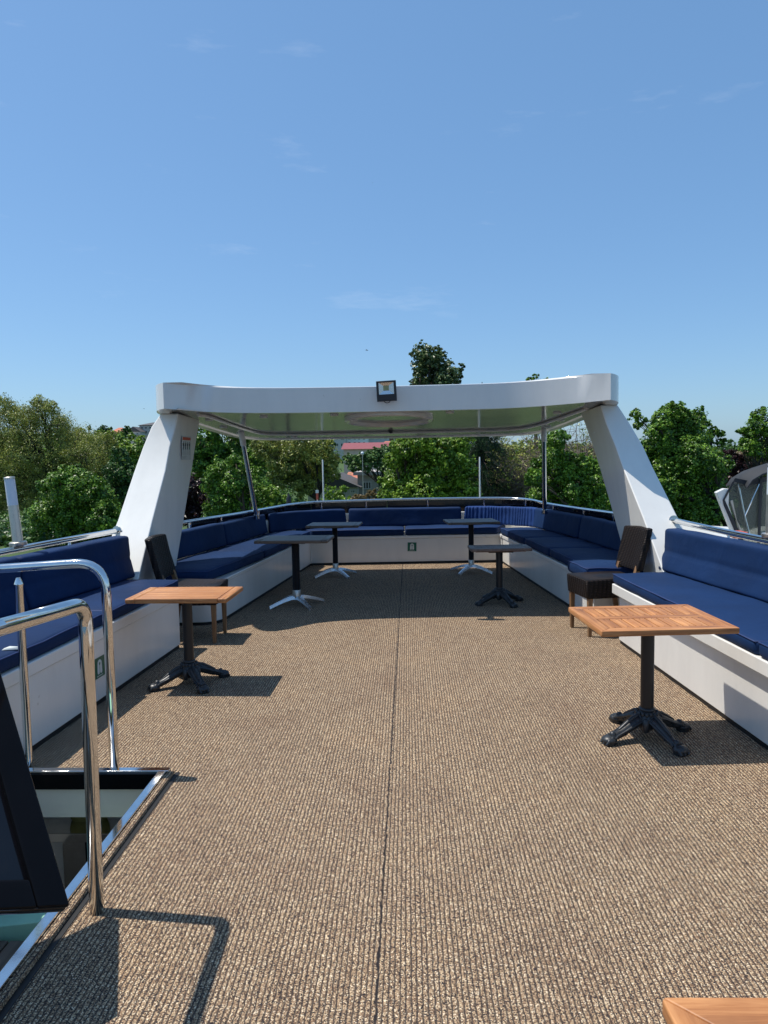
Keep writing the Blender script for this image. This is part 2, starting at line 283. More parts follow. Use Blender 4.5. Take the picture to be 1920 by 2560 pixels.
# ------------------------------------------------------------------ mesh helpers
class MB:
    def __init__(s): s.v = []; s.f = []
    def add(s, vs, fs):
        k = len(s.v); s.v += [tuple(map(float, p)) for p in vs]; s.f += [tuple(i + k for i in f) for f in fs]; return s
    def box(s, x0, x1, y0, y1, z0, z1):
        return s.hexa([(x0, y0, z0), (x1, y0, z0), (x1, y1, z0), (x0, y1, z0), (x0, y0, z1), (x1, y0, z1), (x1, y1, z1), (x0, y1, z1)])
    def hexa(s, c): return s.add(c, [(0, 3, 2, 1), (4, 5, 6, 7), (0, 1, 5, 4), (1, 2, 6, 5), (2, 3, 7, 6), (3, 0, 4, 7)])
    def prism(s, poly, z0, z1):
        n = len(poly); g = lambda z, p: z(p) if callable(z) else z
        vs = [(p[0], p[1], g(z0, p)) for p in poly] + [(p[0], p[1], g(z1, p)) for p in poly]
        fs = [tuple(range(n))[::-1], tuple(range(n, 2 * n))] + [(i, (i + 1) % n, n + (i + 1) % n, n + i) for i in range(n)]
        return s.add(vs, fs)
    def slab(s, pts, th):
        """flat polygon pts (3D, in one plane) given a thickness th along its normal"""
        P = [Vector(p) for p in pts]; nn = Vector((0, 0, 0))
        for i in range(len(P)): nn += (P[i] - P[0]).cross(P[(i + 1) % len(P)] - P[0])
        nn.normalize(); Q = [p + nn * th for p in P]; n = len(P)
        return s.add([*P, *Q], [tuple(range(n))[::-1], tuple(range(n, 2 * n))] + [(i, (i + 1) % n, n + (i + 1) % n, n + i) for i in range(n)])
    def tube(s, path, r, seg=12, cap=True, flat=1.0):
        P = [Vector(p) for p in path]; n = len(P); rr = r if isinstance(r, (list, tuple)) else [r] * n
        T = [(P[min(i + 1, n - 1)] - P[max(i - 1, 0)]).normalized() for i in range(n)]
        up = Vector((0, 0, 1)) if abs(T[0].z) < 0.9 else Vector((1, 0, 0))
        a = T[0].cross(up).normalized(); vs = []
        for i in range(n):
            a = (a - T[i] * a.dot(T[i])).normalized(); b = T[i].cross(a)
            for k in range(seg):
                t = 2 * PI * k / seg; vs.append(P[i] + a * math.cos(t) * rr[i] + b * math.sin(t) * rr[i] * flat)
        fs = [(i * seg + k, i * seg + (k + 1) % seg, (i + 1) * seg + (k + 1) % seg, (i + 1) * seg + k) for i in range(n - 1) for k in range(seg)]
        if cap: fs += [tuple(range(seg))[::-1], tuple(range((n - 1) * seg, n * seg))]
        return s.add(vs, fs)
    def lathe(s, prof, c=(0, 0, 0), seg=32, rot=None):
        vs = []; n = len(prof)
        for r, z in prof:
            for k in range(seg):
                t = 2 * PI * k / seg; p = Vector((r * math.cos(t), r * math.sin(t), z))
                if rot: p = rot @ p
                vs.append(p + Vector(c))
        fs = [(i * seg + k, i * seg + (k + 1) % seg, (i + 1) * seg + (k + 1) % seg, (i + 1) * seg + k) for i in range(n - 1) for k in range(seg)]
        fs += [tuple(range(seg))[::-1], tuple(range((n - 1) * seg, n * seg))]
        return s.add(vs, fs)
    def ball(s, c, r, seg=12, sc=(1, 1, 1)):
        vs = [(c[0], c[1], c[2] - r * sc[2])]; rings = seg // 2
        for i in range(1, rings):
            ph = PI * i / rings - PI / 2
            for k in range(seg):
                t = 2 * PI * k / seg; vs.append((c[0] + r * sc[0] * math.cos(ph) * math.cos(t), c[1] + r * sc[1] * math.cos(ph) * math.sin(t), c[2] + r * sc[2] * math.sin(ph)))
        vs.append((c[0], c[1], c[2] + r * sc[2])); L = len(vs) - 1
        fs = [(0, 1 + (k + 1) % seg, 1 + k) for k in range(seg)]
        fs += [(1 + i * seg + k, 1 + i * seg + (k + 1) % seg, 1 + (i + 1) * seg + (k + 1) % seg, 1 + (i + 1) * seg + k) for i in range(rings - 2) for k in range(seg)]
        fs += [(L, 1 + (rings - 2) * seg + k, 1 + (rings - 2) * seg + (k + 1) % seg) for k in range(seg)]
        return s.add(vs, fs)
    def round_hexa(s, c8, r, seg=3, nu=(6, 4, 3), bulge=0.0, wob=0.0, push=None, seed=0.0):
        """box with soft rounded edges, warped onto the eight corners c8; bulge swells the top, push(u,v,w) moves points"""
        c = [Vector(p) for p in c8]
        L = ((c[1] - c[0]).length + (c[2] - c[3]).length) / 2; W = ((c[3] - c[0]).length + (c[2] - c[1]).length) / 2; H = (c[4] - c[0]).length
        dims = (L, W, H)
        def stations(d, n):
            a = [r * (1 - math.cos(PI / 2 * i / seg)) for i in range(seg + 1)]
            m = [r + (d - 2 * r) * i / n for i in range(1, n)]
            return a + m + [d - x for x in reversed(a)]
        S = [stations(dims[i], nu[i]) for i in range(3)]
        verts = {}; vs = []; fs = []
        def vid(i, j, k):
            key = (i, j, k)
            if key in verts: return verts[key]
            p = Vector((S[0][i], S[1][j], S[2][k])); q = Vector([min(max(p[a], r), dims[a] - r) for a in range(3)])
            d = p - q
            if d.length > 1e-9: p = q + d.normalized() * r
            u, v_, w_ = p.x / L, p.y / W, p.z / H
            lo = c[0] * (1 - u) * (1 - v_) + c[1] * u * (1 - v_) + c[2] * u * v_ + c[3] * (1 - u) * v_
            hi = c[4] * (1 - u) * (1 - v_) + c[5] * u * (1 - v_) + c[6] * u * v_ + c[7] * (1 - u) * v_
            x = lo * (1 - w_) + hi * w_
            if bulge: x += (hi - lo).normalized() * bulge * max(0, (w_ - 0.4) / 0.6) * (max(0, math.sin(PI * u)) ** 0.5) * (max(0, math.sin(PI * v_)) ** 0.5)
            if push: x += Vector(push(u, v_, w_))
            if wob: x += mnoise.noise_vector(x * 5.5 + Vector((seed, 0, 0))) * wob
            verts[key] = len(vs); vs.append(x); return verts[key]
        n0, n1, n2 = [len(a) - 1 for a in S]
        for i in range(n0):
            for j in range(n1):
                fs.append((vid(i, j, 0), vid(i, j + 1, 0), vid(i + 1, j + 1, 0), vid(i + 1, j, 0)))
                fs.append((vid(i, j, n2), vid(i + 1, j, n2), vid(i + 1, j + 1, n2), vid(i, j + 1, n2)))
        for i in range(n0):
            for k in range(n2):
                fs.append((vid(i, 0, k), vid(i + 1, 0, k), vid(i + 1, 0, k + 1), vid(i, 0, k + 1)))
                fs.append((vid(i, n1, k), vid(i, n1, k + 1), vid(i + 1, n1, k + 1), vid(i + 1, n1, k)))
        for j in range(n1):
            for k in range(n2):
                fs.append((vid(0, j, k), vid(0, j, k + 1), vid(0, j + 1, k + 1), vid(0, j + 1, k)))
                fs.append((vid(n0, j, k), vid(n0, j + 1, k), vid(n0, j + 1, k + 1), vid(n0, j, k + 1)))
        return s.add(vs, fs)
    def build(s, name, mat, parent=None, org=(0, 0, 0), smooth=40, bevel=0.0, bseg=2):
        me = bpy.data.meshes.new(name); o3 = Vector(org)
        me.from_pydata([(x - o3.x, y - o3.y, z - o3.z) for x, y, z in s.v], [], s.f)
        bm = bmesh.new(); bm.from_mesh(me); bmesh.ops.recalc_face_normals(bm, faces=bm.faces); bm.to_mesh(me); bm.free()
        for p in me.polygons: p.use_smooth = smooth > 0
        if 0 < smooth < 180: me.set_sharp_from_angle(angle=R(smooth))
        me.materials.append(mat if not isinstance(mat, str) else M[mat])
        o = bpy.data.objects.new(name, me); C.objects.link(o)
        if parent: o.parent = parent
        else: o.location = o3
        if bevel:
            b = o.modifiers.new('bevel', 'BEVEL'); b.width = bevel; b.segments = bseg; b.limit_method = 'ANGLE'; b.angle_limit = R(35); b.harden_normals = True
        return o
def tag(o, label=None, cat=None, group=None, kind=None):
    if label: o['label'] = label
    if cat: o['category'] = cat
    if group: o['group'] = group
    if kind: o['kind'] = kind
    return o
def thing(name, loc, label, cat, group=None, rz=0.0):
    o = bpy.data.objects.new(name, None); C.objects.link(o); o.location = loc; o.rotation_euler = (0, 0, rz); o.empty_display_size = 0.2
    return tag(o, label, cat, group)
def struct(name, mb, mat, **k): return tag(mb.build(name, mat, **k), kind='structure')
def at(u, v, Y):
    """world point on the ground track: bearing and elevation of photo point (u, v) at distance Y along the boat's axis"""
    d = CM.to_3x3() @ Vector(((u - 960) / 1800, (1280 - v) / 1800, -1)); t = Y / d.y
    return Vector((0, 0, CAM_H)) + d * t
def arc(c, r, a0, a1, n, plane='xz', y=0):
    out = []
    for i in range(n + 1):
        a = a0 + (a1 - a0) * i / n; out.append((c[0] + r * math.cos(a), c[1] + r * math.sin(a)))
    return out
def fillet(path, r, n=7):
    """round the inner corners of a 3D polyline"""
    P = [Vector(p) for p in path]; out = [P[0]]
    for i in range(1, len(P) - 1):
        a = (P[i - 1] - P[i]).normalized(); b = (P[i + 1] - P[i]).normalized()
        ang = a.angle(b); d = min(r / math.tan(ang / 2), (P[i - 1] - P[i]).length * 0.49, (P[i + 1] - P[i]).length * 0.49)
        p0 = P[i] + a * d; p1 = P[i] + b * d
        for k in range(n + 1):
            t = k / n; out.append(p0 * (1 - t) ** 2 + P[i] * 2 * t * (1 - t) + p1 * t * t)
    out.append(P[-1]); return out
def lerp(a, b, t): return tuple(a[i] + (b[i] - a[i]) * t for i in range(len(a)))
def rline(L, y):
    """x of a line given as two (x, y) points"""
    (x0, y0), (x1, y1) = L; return x0 + (x1 - x0) * (y - y0) / (y1 - y0)

# ================================================================== THE BOAT DECK
LN = ((-2.103, 3.79), (-1.960, 5.998))   # front lines (floor) of the benches
RN = ((1.898, 3.785), (1.761, 6.02))
LF = ((-1.83, 7.045), (-1.446, 10.603))
RF = ((1.652, 7.6), (1.374, 10.713))
DY1 = 11.6
# deck sheet with the stair opening left out (x -2.05..-1.25, y 0.9..3.53)
d = MB()
for x0, x1, y0, y1 in ((-3.2, 3.0, -2.0, 0.9), (-1.25, 3.0, 0.9, 3.53), (-3.2, -2.05, 0.9, 3.53), (-3.2, 3.0, 3.53, DY1)):
    d.box(x0, x1, y0, y1, -0.055, -0.006)
struct('deck', d, 'black')
c = MB()
for x0, x1, y0, y1 in ((-2.6, 2.6, -2.0, 0.9), (-1.215, 2.6, 0.9, 3.56), (-2.7, -2.08, 0.9, 3.56), (-2.7, 2.6, 3.56, 10.75)):
    c.add([(x0, y0, 0), (x1, y0, 0), (x1, y1, 0), (x0, y1, 0)], [(0, 1, 2, 3)])
struct('carpet', c, 'carpet', smooth=0)
# carpet border rolled over a strip beside the stair opening (the frame stands a finger proud)
cb = MB(); cb.box(-1.242, -1.212, 0.9, 3.53, -0.05, 0.019)
struct('carpet_edge', cb, 'carpet')
cb = MB(); cb.box(-1.210, -1.188, 0.9, 3.545, -0.004, 0.003)
struct('carpet_gap_shadow', cb, 'black')  # black strip put in for the shadow along the raised carpet edge

# ------------------------------------------------------------------ benches
def bench(name, poly, lip_poly, zt, lip, label, end_round=None):
    t = thing(name, (poly[0][0], poly[0][1], 0), label, 'bench', 'white built-in benches'); o = t.location
    MB().prism(poly, 0.028, zt - lip).build('box', 'panel_white', t, o, bevel=0.006)
    cx = sum(p[0] for p in poly) / len(poly); cy = sum(p[1] for p in poly) / len(poly)
    kick = [(p[0] + (cx - p[0]) * 0.012, p[1] + (cy - p[1]) * 0.006) for p in poly]
    MB().prism(kick, 0.0, 0.03).build('toe_kick', 'black', t, o)
    MB().prism(lip_poly, zt - lip + 0.0015, zt).build('lip', 'panel_white', t, o, bevel=0.008, bseg=3)
    return t
bl0, bl1 = 1.2, 5.998
def lx(L, y, d=0.0): return rline(L, y) + d
LNp = [(lx(LN, bl0), bl0), (lx(LN, bl1), bl1), (-2.62, bl1), (-2.95, bl0)]
LNl = [(lx(LN, bl0) + 0.012, bl0), (lx(LN, bl1) + 0.012, bl1 + 0.012), (-2.62, bl1 + 0.012), (-2.95, bl0)]
bench_ln = bench('bench', LNp, LNl, 0.50, 0.078, 'long white bench along the left side with a green sticker, behind the steel handrails')
RNp = [(lx(RN, 1.0), 1.0), (2.95, 1.0), (2.50, 6.02), (lx(RN, 6.02), 6.02)]
RNl = [(lx(RN, 1.0) - 0.05, 1.0), (2.95, 1.0), (2.50, 6.06), (lx(RN, 6.02) - 0.05, 6.06)]
bench_rn = bench('bench', RNp, RNl, 0.50, 0.085, 'white bench with overhanging lip in full sun, beside the teak slat table')
# far left bench with a rounded near end
cv = arc((-2.03, 7.0), 0.20, -PI / 2, -0.05, 8)
LFp = [(-2.62, 6.80)] + cv + [(lx(LF, 10.55), 10.55), (-2.15, 10.55), (-2.62, 8.3)]
LFl = [(-2.62, 6.79)] + [(x + 0.008, y - 0.008) for x, y in cv] + [(lx(LF, 10.55) + 0.01, 10.55), (-2.15, 10.55), (-2.62, 8.3)]
bench('bench', LFp, LFl, 0.42, 0.045, 'shaded white bench with rounded end under the left side of the roof')
RFp = [(lx(RF, 6.72), 6.72), (2.35, 6.72), (2.5, 8.3), (2.1, 10.55), (lx(RF, 10.55), 10.55)]
RFl = [(lx(RF, 6.72) - 0.01, 6.71), (2.35, 6.71), (2.5, 8.3), (2.1, 10.55), (lx(RF, 10.55) - 0.01, 10.55)]
bench('bench', RFp, RFl, 0.42, 0.05, 'white bench along the right side under the roof, behind the wicker chair')
FFp = [(-2.1, 10.56), (-1.44, 10.56), (-1.44, 10.61), (1.374, 10.71), (1.374, 10.56), (2.1, 10.56), (2.0, 11.1), (1.6, 11.3), (-1.5, 11.2), (-2.0, 11.0)]
FFl = [(-2.1, 10.555), (-1.44, 10.555), (-1.43, 10.60), (1.36, 10.70), (1.36, 10.555), (2.1, 10.555), (2.0, 11.1), (1.6, 11.3), (-1.5, 11.2), (-2.0, 11.0)]
bench_ff = bench('bench', FFp, FFl, 0.42, 0.045, 'white bench across the far end with the green life jacket sticker')

# ------------------------------------------------------------------ cushions
def pts8(f0, f1, b0, b1, z0, z1):
    """front edge f0->f1, back edge b0->b1 (xy)"""
    q = [f0, f1, b1, b0]; return [(*p, z0) for p in q] + [(*p, z1) for p in q]
def seat(f0, f1, b0, b1, z0, z1, label, seed, n=8, r=0.028, bulge=0.012, pipe=True, wob=0.008):
    for_b = []
    for p, q in ((f0, b0), (f1, b1)):
        v = Vector((q[0] - p[0], q[1] - p[1])); v.normalize(); for_b.append((q[0] + v.x * 0.055, q[1] + v.y * 0.055))
    b0, b1 = for_b
    L = math.dist(f0, f1); m = MB().round_hexa(pts8(f0, f1, b0, b1, z0, z1), r, 3, (max(4, int(L * n)), 5, 2), bulge, wob, None, seed)
    o = m.build('seat_cushion', 'blue', None, ((f0[0] + b1[0]) / 2, (f0[1] + b1[1]) / 2, z0), smooth=180)
    tag(o, label, 'cushion', 'blue seat cushions')
    if pipe:
        e = 0.006; cx = (f0[0] + f1[0] + b0[0] + b1[0]) / 4; cy = (f0[1] + f1[1] + b0[1] + b1[1]) / 4
        def ins(p, d=0.012):
            v = Vector((cx - p[0], cy - p[1])); v.normalize(); return (p[0] + v.x * d, p[1] + v.y * d)
        a, b = ins(f0), ins(f1); c_, d_ = ins(b1), ins(b0); loop = []
        for (p, q) in ((d_, a), (a, b), (b, c_)):
            k = 10
            for i in range(k): loop.append(Vector((*lerp(p, q, i / k), z1 - 0.006)))
        loop.append(Vector((*c_, z1 - 0.006)))
        loop = [p + mnoise.noise_vector(p * 5.5 + Vector((seed, 0, 0))) * wob for p in loop]
        MB().tube(loop, 0.0045, 6).build('piping', 'piping', o, (0, 0, 0), smooth=180)
        pp = o.children[0]; pp.location = -o.location
    return o
def back(f0, f1, zb, zt, th, label, seed, lean=0.05, side=1, crease=0.0, mat='blue', n=7, wob=0.007, r=0.028, arcd=0.0):
    """backrest: seat-side bottom line f0->f1, thickness th outboard (side = +1 outboard is to the left of f0->f1)"""
    a = Vector((*f0, 0)); b = Vector((*f1, 0)); t = (b - a).normalized(); nrm = Vector((-t.y, t.x, 0)) * side
    q = [a, b, b + nrm * th, a + nrm * th]
    c8 = [p + Vector((0, 0, zb)) for p in q] + [p + nrm * lean + Vector((0, 0, zt)) for p in q]
    def push(u, v, w_):
        if arcd: return tuple(nrm * ((0.006 * math.sin(u * 150 + 2.2 * math.sin(u * 17)) if (mat == 'blue_pleat_lit' and v < 0.6) else 0.0) + arcd * max(0.0, math.sin(PI * u)) ** 0.8))
        if v > 0.5 or not crease: return (0, 0, 0)
        k = crease * (1.9 * max(0.0, 1 - w_ / 0.46) * min(1.0, w_ / 0.06 + 0.5) + 0.5 * max(0.0, (w_ - 0.5) / 0.5) ** 2 - 0.35 * math.exp(-((w_ - 0.47) / 0.04) ** 2))
        return tuple(-nrm * k * (1 - 2 * v) )
    m = MB().round_hexa(c8, r, 3, (max(4, int((b - a).length * n)), 2, 16), 0.0, wob, push, seed)
    o = m.build('back_cushion', mat, None, tuple((a + b) / 2 + Vector((0, 0, zb))), smooth=180)
    return tag(o, label, 'cushion', 'blue backrest cushions')
# near left
bk = lambda y: -2.43 - (6.05 - y) * 0.150
def LNs(y): return (lx(LN, y) - 0.004, y)
def LNb(y): return (bk(y), y)
seat(LNs(4.815), LNs(6.02), LNb(4.815), LNb(6.06), 0.502, 0.582, 'sunlit blue seat cushion on the left bench, at its far end behind the teak table', 1)
seat(LNs(3.2), LNs(4.80), LNb(3.2), LNb(4.80), 0.502, 0.586, 'blue seat cushion on the left bench with a white scrap lying on it', 2)
seat(LNs(1.5), LNs(3.19), LNb(1.5), LNb(3.19), 0.502, 0.586, 'blue seat cushion on the left bench, at the left picture edge', 3)
back(LNb(4.80), (-2.40, 6.16), 0.584, 0.955, 0.13, 'tall blue back cushion on the left bench, the one touching the white pillar', 4, 0.03, 1, 0.018)
back(LNb(3.4), LNb(4.79), 0.584, 0.965, 0.13, 'blue back cushion on the left bench behind the upright steel handrail post', 5, 0.03, 1, 0.018)
back(LNb(1.8), LNb(3.39), 0.584, 0.965, 0.13, 'blue back cushion on the left bench, cut by the left picture edge', 6, 0.03, 1, 0.018)
# near right
bkr = lambda y: 2.185 + (6.13 - y) * 0.145
def RNs(y): return (lx(RN, y) - 0.046, y)
def RNb(y): return (bkr(y), y)
seat(RNs(6.07), RNs(3.845), RNb(6.13), RNb(3.845), 0.503, 0.585, 'long sunlit blue seat cushion on the right bench behind the teak slat table', 7)
seat(RNs(3.825), RNs(1.6), RNb(3.825), RNb(1.6), 0.503, 0.586, 'blue seat cushion on the right bench, cut by the right picture edge', 8)
back(RNb(6.22), RNb(3.8), 0.586, 0.945, 0.13, 'long blue back cushion in full sun on the right bench', 9, 0.035, 1, 0.020)
back(RNb(3.78), RNb(1.8), 0.586, 0.96, 0.13, 'blue back cushion on the right bench at the right picture edge', 10, 0.035, 1, 0.020)
# far left
def LFs(y): return (lx(LF, y) + 0.004, y)
def LFb(y): return (-2.41 + (y - 7.8) * 0.175, y)
seat((-1.93, 6.80), LFs(8.35), (-2.58, 6.80), LFb(8.35), 0.422, 0.528, 'blue seat cushion on the left bench under the roof, directly behind the dark chair', 11, r=0.04)
seat(LFs(8.36), LFs(9.75), LFb(8.36), LFb(9.75), 0.422, 0.523, 'blue seat cushion with a sunny stripe on the left bench under the roof', 12, r=0.035)
seat(LFs(9.76), (-1.44, 10.57), LFb(9.76), (-1.98, 10.6), 0.422, 0.52, 'blue corner seat cushion at the far left corner of the lounge', 13, r=0.035)
back((-2.60, 6.95), LFb(8.80), 0.53, 0.815, 0.13, 'dark blue back cushion on the left under the roof, next to the pillar', 14, 0.05, 1)
back(LFb(8.815), (-1.995, 10.22), 0.53, 0.808, 0.13, 'dark blue back cushion on the left below the slanting steel pole', 15, 0.05, 1)
# far end
seat((-1.43, 10.585), (-0.06, 10.64), (-1.75, 11.03), (-0.06, 11.10), 0.422, 0.52, 'dark blue seat cushion left of centre on the far bench', 17, r=0.035)
seat((-0.04, 10.64), (1.33, 10.685), (-0.04, 11.10), (1.50, 11.12), 0.422, 0.526, 'blue seat cushion right of centre on the far bench, its top in the sun', 18, r=0.035)
back((-1.975, 10.27), (-0.93, 11.035), 0.526, 0.80, 0.12, 'curved dark blue back cushion filling the far left corner', 19, 0.04, 1, arcd=0.17)
back((-0.915, 11.04), (0.83, 11.08), 0.522, 0.80, 0.12, 'widest dark blue back cushion in the middle of the far bench', 20, 0.04, 1)
back((0.85, 11.08), (1.86, 10.52), 0.526, 0.808, 0.12, 'blue gathered back cushion with pleats, in the far right corner', 21, 0.04, 1, 0, 'blue_pleat_lit', n=130, arcd=0.16)
# far right
def RFs(y): return (lx(RF, y) - 0.004, y)
def RFb(y): return (2.30 - (y - 8.0) * 0.178, y)
seat((1.36, 10.62), RFs(9.30), (1.80, 10.66), RFb(9.30), 0.422, 0.523, 'blue seat cushion in the far right corner of the lounge', 22, r=0.035)
seat(RFs(9.28), RFs(8.19), RFb(9.28), RFb(8.19), 0.422, 0.525, 'second blue seat cushion from the far right corner on the right bench', 23, r=0.035)
seat(RFs(8.17), RFs(7.20), RFb(8.17), RFb(7.20), 0.422, 0.525, 'shaded blue seat cushion on the right bench beside the loose sunlit one', 24, r=0.035)
o = seat((1.575, 7.17), (1.625, 6.62), (2.16, 7.17), (2.16, 6.62), 0.424, 0.545, 'loose blue seat cushion lying in the sun behind the wicker chair on the right', 25, r=0.04, bulge=0.02)
back((1.815, 10.56), RFb(9.04), 0.53, 0.81, 0.13, 'dark blue back cushion on the right below the upright steel pole', 27, 0.05, 1)
back(RFb(9.02), (2.33, 7.15), 0.53, 0.815, 0.13, 'dark blue back cushion on the right next to the pillar and wicker chair', 28, 0.05, 1)
# white scrap on the cushion
o = MB().round_hexa([(-2.20, 3.74, 0.592), (-2.12, 3.76, 0.592), (-2.10, 3.80, 0.592), (-2.19, 3.80, 0.592), (-2.19, 3.75, 0.602), (-2.13, 3.765, 0.606), (-2.11, 3.79, 0.600), (-2.18, 3.79, 0.604)], 0.003, 2, (4, 3, 2), 0, 0.01, None, 3).build('tissue', 'white_ink', smooth=180)
tag(o, 'crumpled white scrap lying on the left bench cushion', 'tissue')

# ------------------------------------------------------------------ outer sides of the boat
RAILF = [(-2.72, 7.75, .88), (-2.50, 8.6, .878), (-2.23, 9.5, .876), (-1.97, 10.5, .88), (-1.80, 10.9, .892), (-1.55, 11.13, .903), (-1.2, 11.25, .908), (0, 11.38, .918), (1.2, 11.32, .920), (1.62, 11.22, .915), (1.86, 10.98, .905), (2.0, 10.35, .885), (2.2, 9.5, .88), (2.44, 8.6, .88), (2.62, 7.75, .88)]
def smooth_path(P, k=4):
    P = [Vector(p) for p in P]; out = []
    for i in range(len(P) - 1):
        p0 = P[max(i - 1, 0)]; p1 = P[i]; p2 = P[i + 1]; p3 = P[min(i + 2, len(P) - 1)]
        for j in range(k):
            t = j / k; out.append(0.5 * ((2 * p1) + (-p0 + p2) * t + (2 * p0 - 5 * p1 + 4 * p2 - p3) * t * t + (-p0 + 3 * p1 - 3 * p2 + p3) * t ** 3))
    out.append(P[-1]); return out
RF_S = smooth_path(RAILF)
def along(P, i, z): return (P[i].x, P[i].y, z)
# hull: bulwark outside the benches, carried down to the water
def hull_side(P, name, label):
    m = MB(); n = len(P); vs = []; fs = []
    for i, p in enumerate(P):
        t = (P[min(i + 1, n - 1)] - P[max(i - 1, 0)]).normalized(); o_ = Vector((-t.y, t.x, 0))
        for off, z in ((0.0, 0.70), (0.03, 0.715), (0.08, 0.70), (0.09, -0.2), (-0.15, -3.4), (-0.30, -3.4), (0.03, -0.2)): vs.append(Vector((p.x, p.y, 0)) + o_ * off + Vector((0, 0, z)))
    k = 7
    for i in range(n - 1):
        for j in range(k): fs.append((i * k + j, i * k + (j + 1) % k, (i + 1) * k + (j + 1) % k, (i + 1) * k + j))
    m.add(vs, fs); return tag(m.build(name, 'white', smooth=35), label, 'hull')
HP = [Vector(p) for p in [(-3.15, -2.0, 0), (-3.12, 2.0, 0), (-2.98, 4.5, 0), (-2.80, 6.6, 0), (-2.70, 7.75, 0)]] + [Vector((p.x, p.y, 0)) for p in RF_S[1:-1]] + [Vector(p) for p in [(2.62, 7.75, 0), (2.66, 6.6, 0), (2.80, 4.5, 0), (2.98, 2.0, 0), (3.02, -2.0, 0)]]
hull_side(HP, 'boat_hull', 'white outer side of the boat just outside the blue seats, mostly hidden')
# smoked acrylic strip between bulwark and far rail
t = thing('wind_guard', (0, 11.3, 0.72), 'black acrylic strip below the curved steel rail at the far end', 'wind guard')
seg_idx = list(range(3, len(RF_S) - 3, 6)) + [len(RF_S) - 3]
for a, b in zip(seg_idx[:-1], seg_idx[1:]):
    vs = []; 
    for i in range(a, b + 1):
        p = RF_S[i]; tt = (RF_S[min(i + 1, len(RF_S) - 1)] - RF_S[i - 1]).normalized(); o_ = Vector((-tt.y, tt.x, 0))
        for off, z in ((0.03, 0.716), (0.03, p.z - 0.022), (0.038, p.z - 0.022), (0.038, 0.716)): vs.append(Vector((p.x, p.y, 0)) + o_ * off + Vector((0, 0, z)) - (tt * 0.004 if i == b else Vector()))
    n = b - a + 1; fs = [(i * 4 + j, i * 4 + (j + 1) % 4, (i + 1) * 4 + (j + 1) % 4, (i + 1) * 4 + j) for i in range(n - 1) for j in range(4)] + [(0, 1, 2, 3), tuple((n - 1) * 4 + j for j in (3, 2, 1, 0))]
    MB().add(vs, fs).build('panel', 'acrylic', t, t.location, smooth=0)
# ------------------------------------------------------------------ rails
def stanchion(p, top, parent, org, r=0.012):
    MB().lathe([(0.020, 0), (0.020, 0.006), (r, 0.010), (r, top - p[2] - 0.016), (r * 0.8, top - p[2] - 0.002)], p, 14).build('stanchion', 'steel', parent, org, smooth=40)
t = thing('handrail', (0, 11.38, 0.92), 'curved polished steel rail running round the far end of the boat', 'rail', 'polished steel rails')
MB().tube(RF_S, 0.019, 14).build('rail_tube', 'steel', t, t.location, smooth=180)
for x, y in ((-2.09, 10.1), (-1.335, 11.21), (-0.50, 11.33), (0.33, 11.36), (1.17, 11.325), (1.80, 11.03), (2.02, 10.2), (2.22, 9.35), (2.45, 8.5), (-2.36, 9.05), (-2.56, 8.3)):
    j = min(range(len(RF_S)), key=lambda i: (RF_S[i].x - x) ** 2 + (RF_S[i].y - y) ** 2); p = RF_S[j]
    MB().tube([(p.x, p.y, 0.70), (p.x, p.y, 0.75), (p.x, p.y, p.z - 0.012)], [0.011, 0.015, 0.017], 12).build('stanchion', 'steel', t, t.location, smooth=60)
def side_rail(pts, ys, label):
    P = smooth_path(pts, 6); t = thing('handrail', tuple(P[0]), label, 'rail', 'polished steel rails')
    MB().tube(P, 0.024, 16).build('rail_tube', 'steel', t, t.location, smooth=180)
    q = P[0]; dirv = (P[0] - P[1]).normalized(); rot = Vector((0, 0, 1)).rotation_difference(dirv).to_matrix()
    MB().lathe([(0.045, -0.012), (0.045, 0.0), (0.03, 0.006)], q, 20, rot).build('flange', 'steel', t, t.location)
    for y in ys:
        p = min(P, key=lambda a: abs(a.y - y)); MB().lathe([(0.022, 0.72), (0.022, 0.90), (0.008, 0.945), (0.006, p.z - 0.02)], (p.x, p.y, 0), 14).build('stanchion', 'steel', t, t.location, smooth=40)
    return P
side_rail([(-2.665, 6.50, .962), (-2.74, 5.9, .968), (-2.87, 4.8, .975), (-2.98, 3.3, .98), (-3.03, 1.5, .985)], (5.75, 4.2, 2.6), 'polished steel rail behind the left bench, running out from the left pillar')
side_rail([(2.375, 6.50, .985), (2.44, 5.7, .975), (2.525, 4.8, .972), (2.70, 3.5, .975), (2.82, 1.5, .98)], (5.6, 4.1, 2.6), 'polished steel rail behind the right bench, running out from the right pillar')

# ------------------------------------------------------------------ lamps on the rails
def deck_lamp(x, y, z, lean, label):
    t = thing('deck_lamp', (x, y, z), label, 'lamp', 'tube lamps on the side rails'); t.rotation_euler = lean
    MB().lathe([(0.058, 0), (0.060, 0.004), (0.060, 0.026), (0.054, 0.030), (0.040, 0.031)], (0, 0, 0), 32).build('base', 'steel_b', t)
    MB().lathe([(0.036, 0.028), (0.036, 0.296)], (0, 0, 0), 32).build('post', 'steel_b', t)
    MB().lathe([(0.0355, 0.2965), (0.0355, 0.486)], (0, 0, 0), 32).build('lamp_shade', 'frost', t)
    MB().lathe([(0.0375, 0.4865), (0.0375, 0.498), (0.033, 0.503), (0.010, 0.505)], (0, 0, 0), 32).build('cap', 'steel_b', t)
deck_lamp(-2.835, 5.12, 0.998, (0, R(-4.5), 0), 'slim steel tube lamp with frosted top on the left rail')
deck_lamp(2.503, 5.02, 0.996, (0, R(0.4), 0), 'slim steel tube lamp with frosted top on the right rail, at the right picture edge')

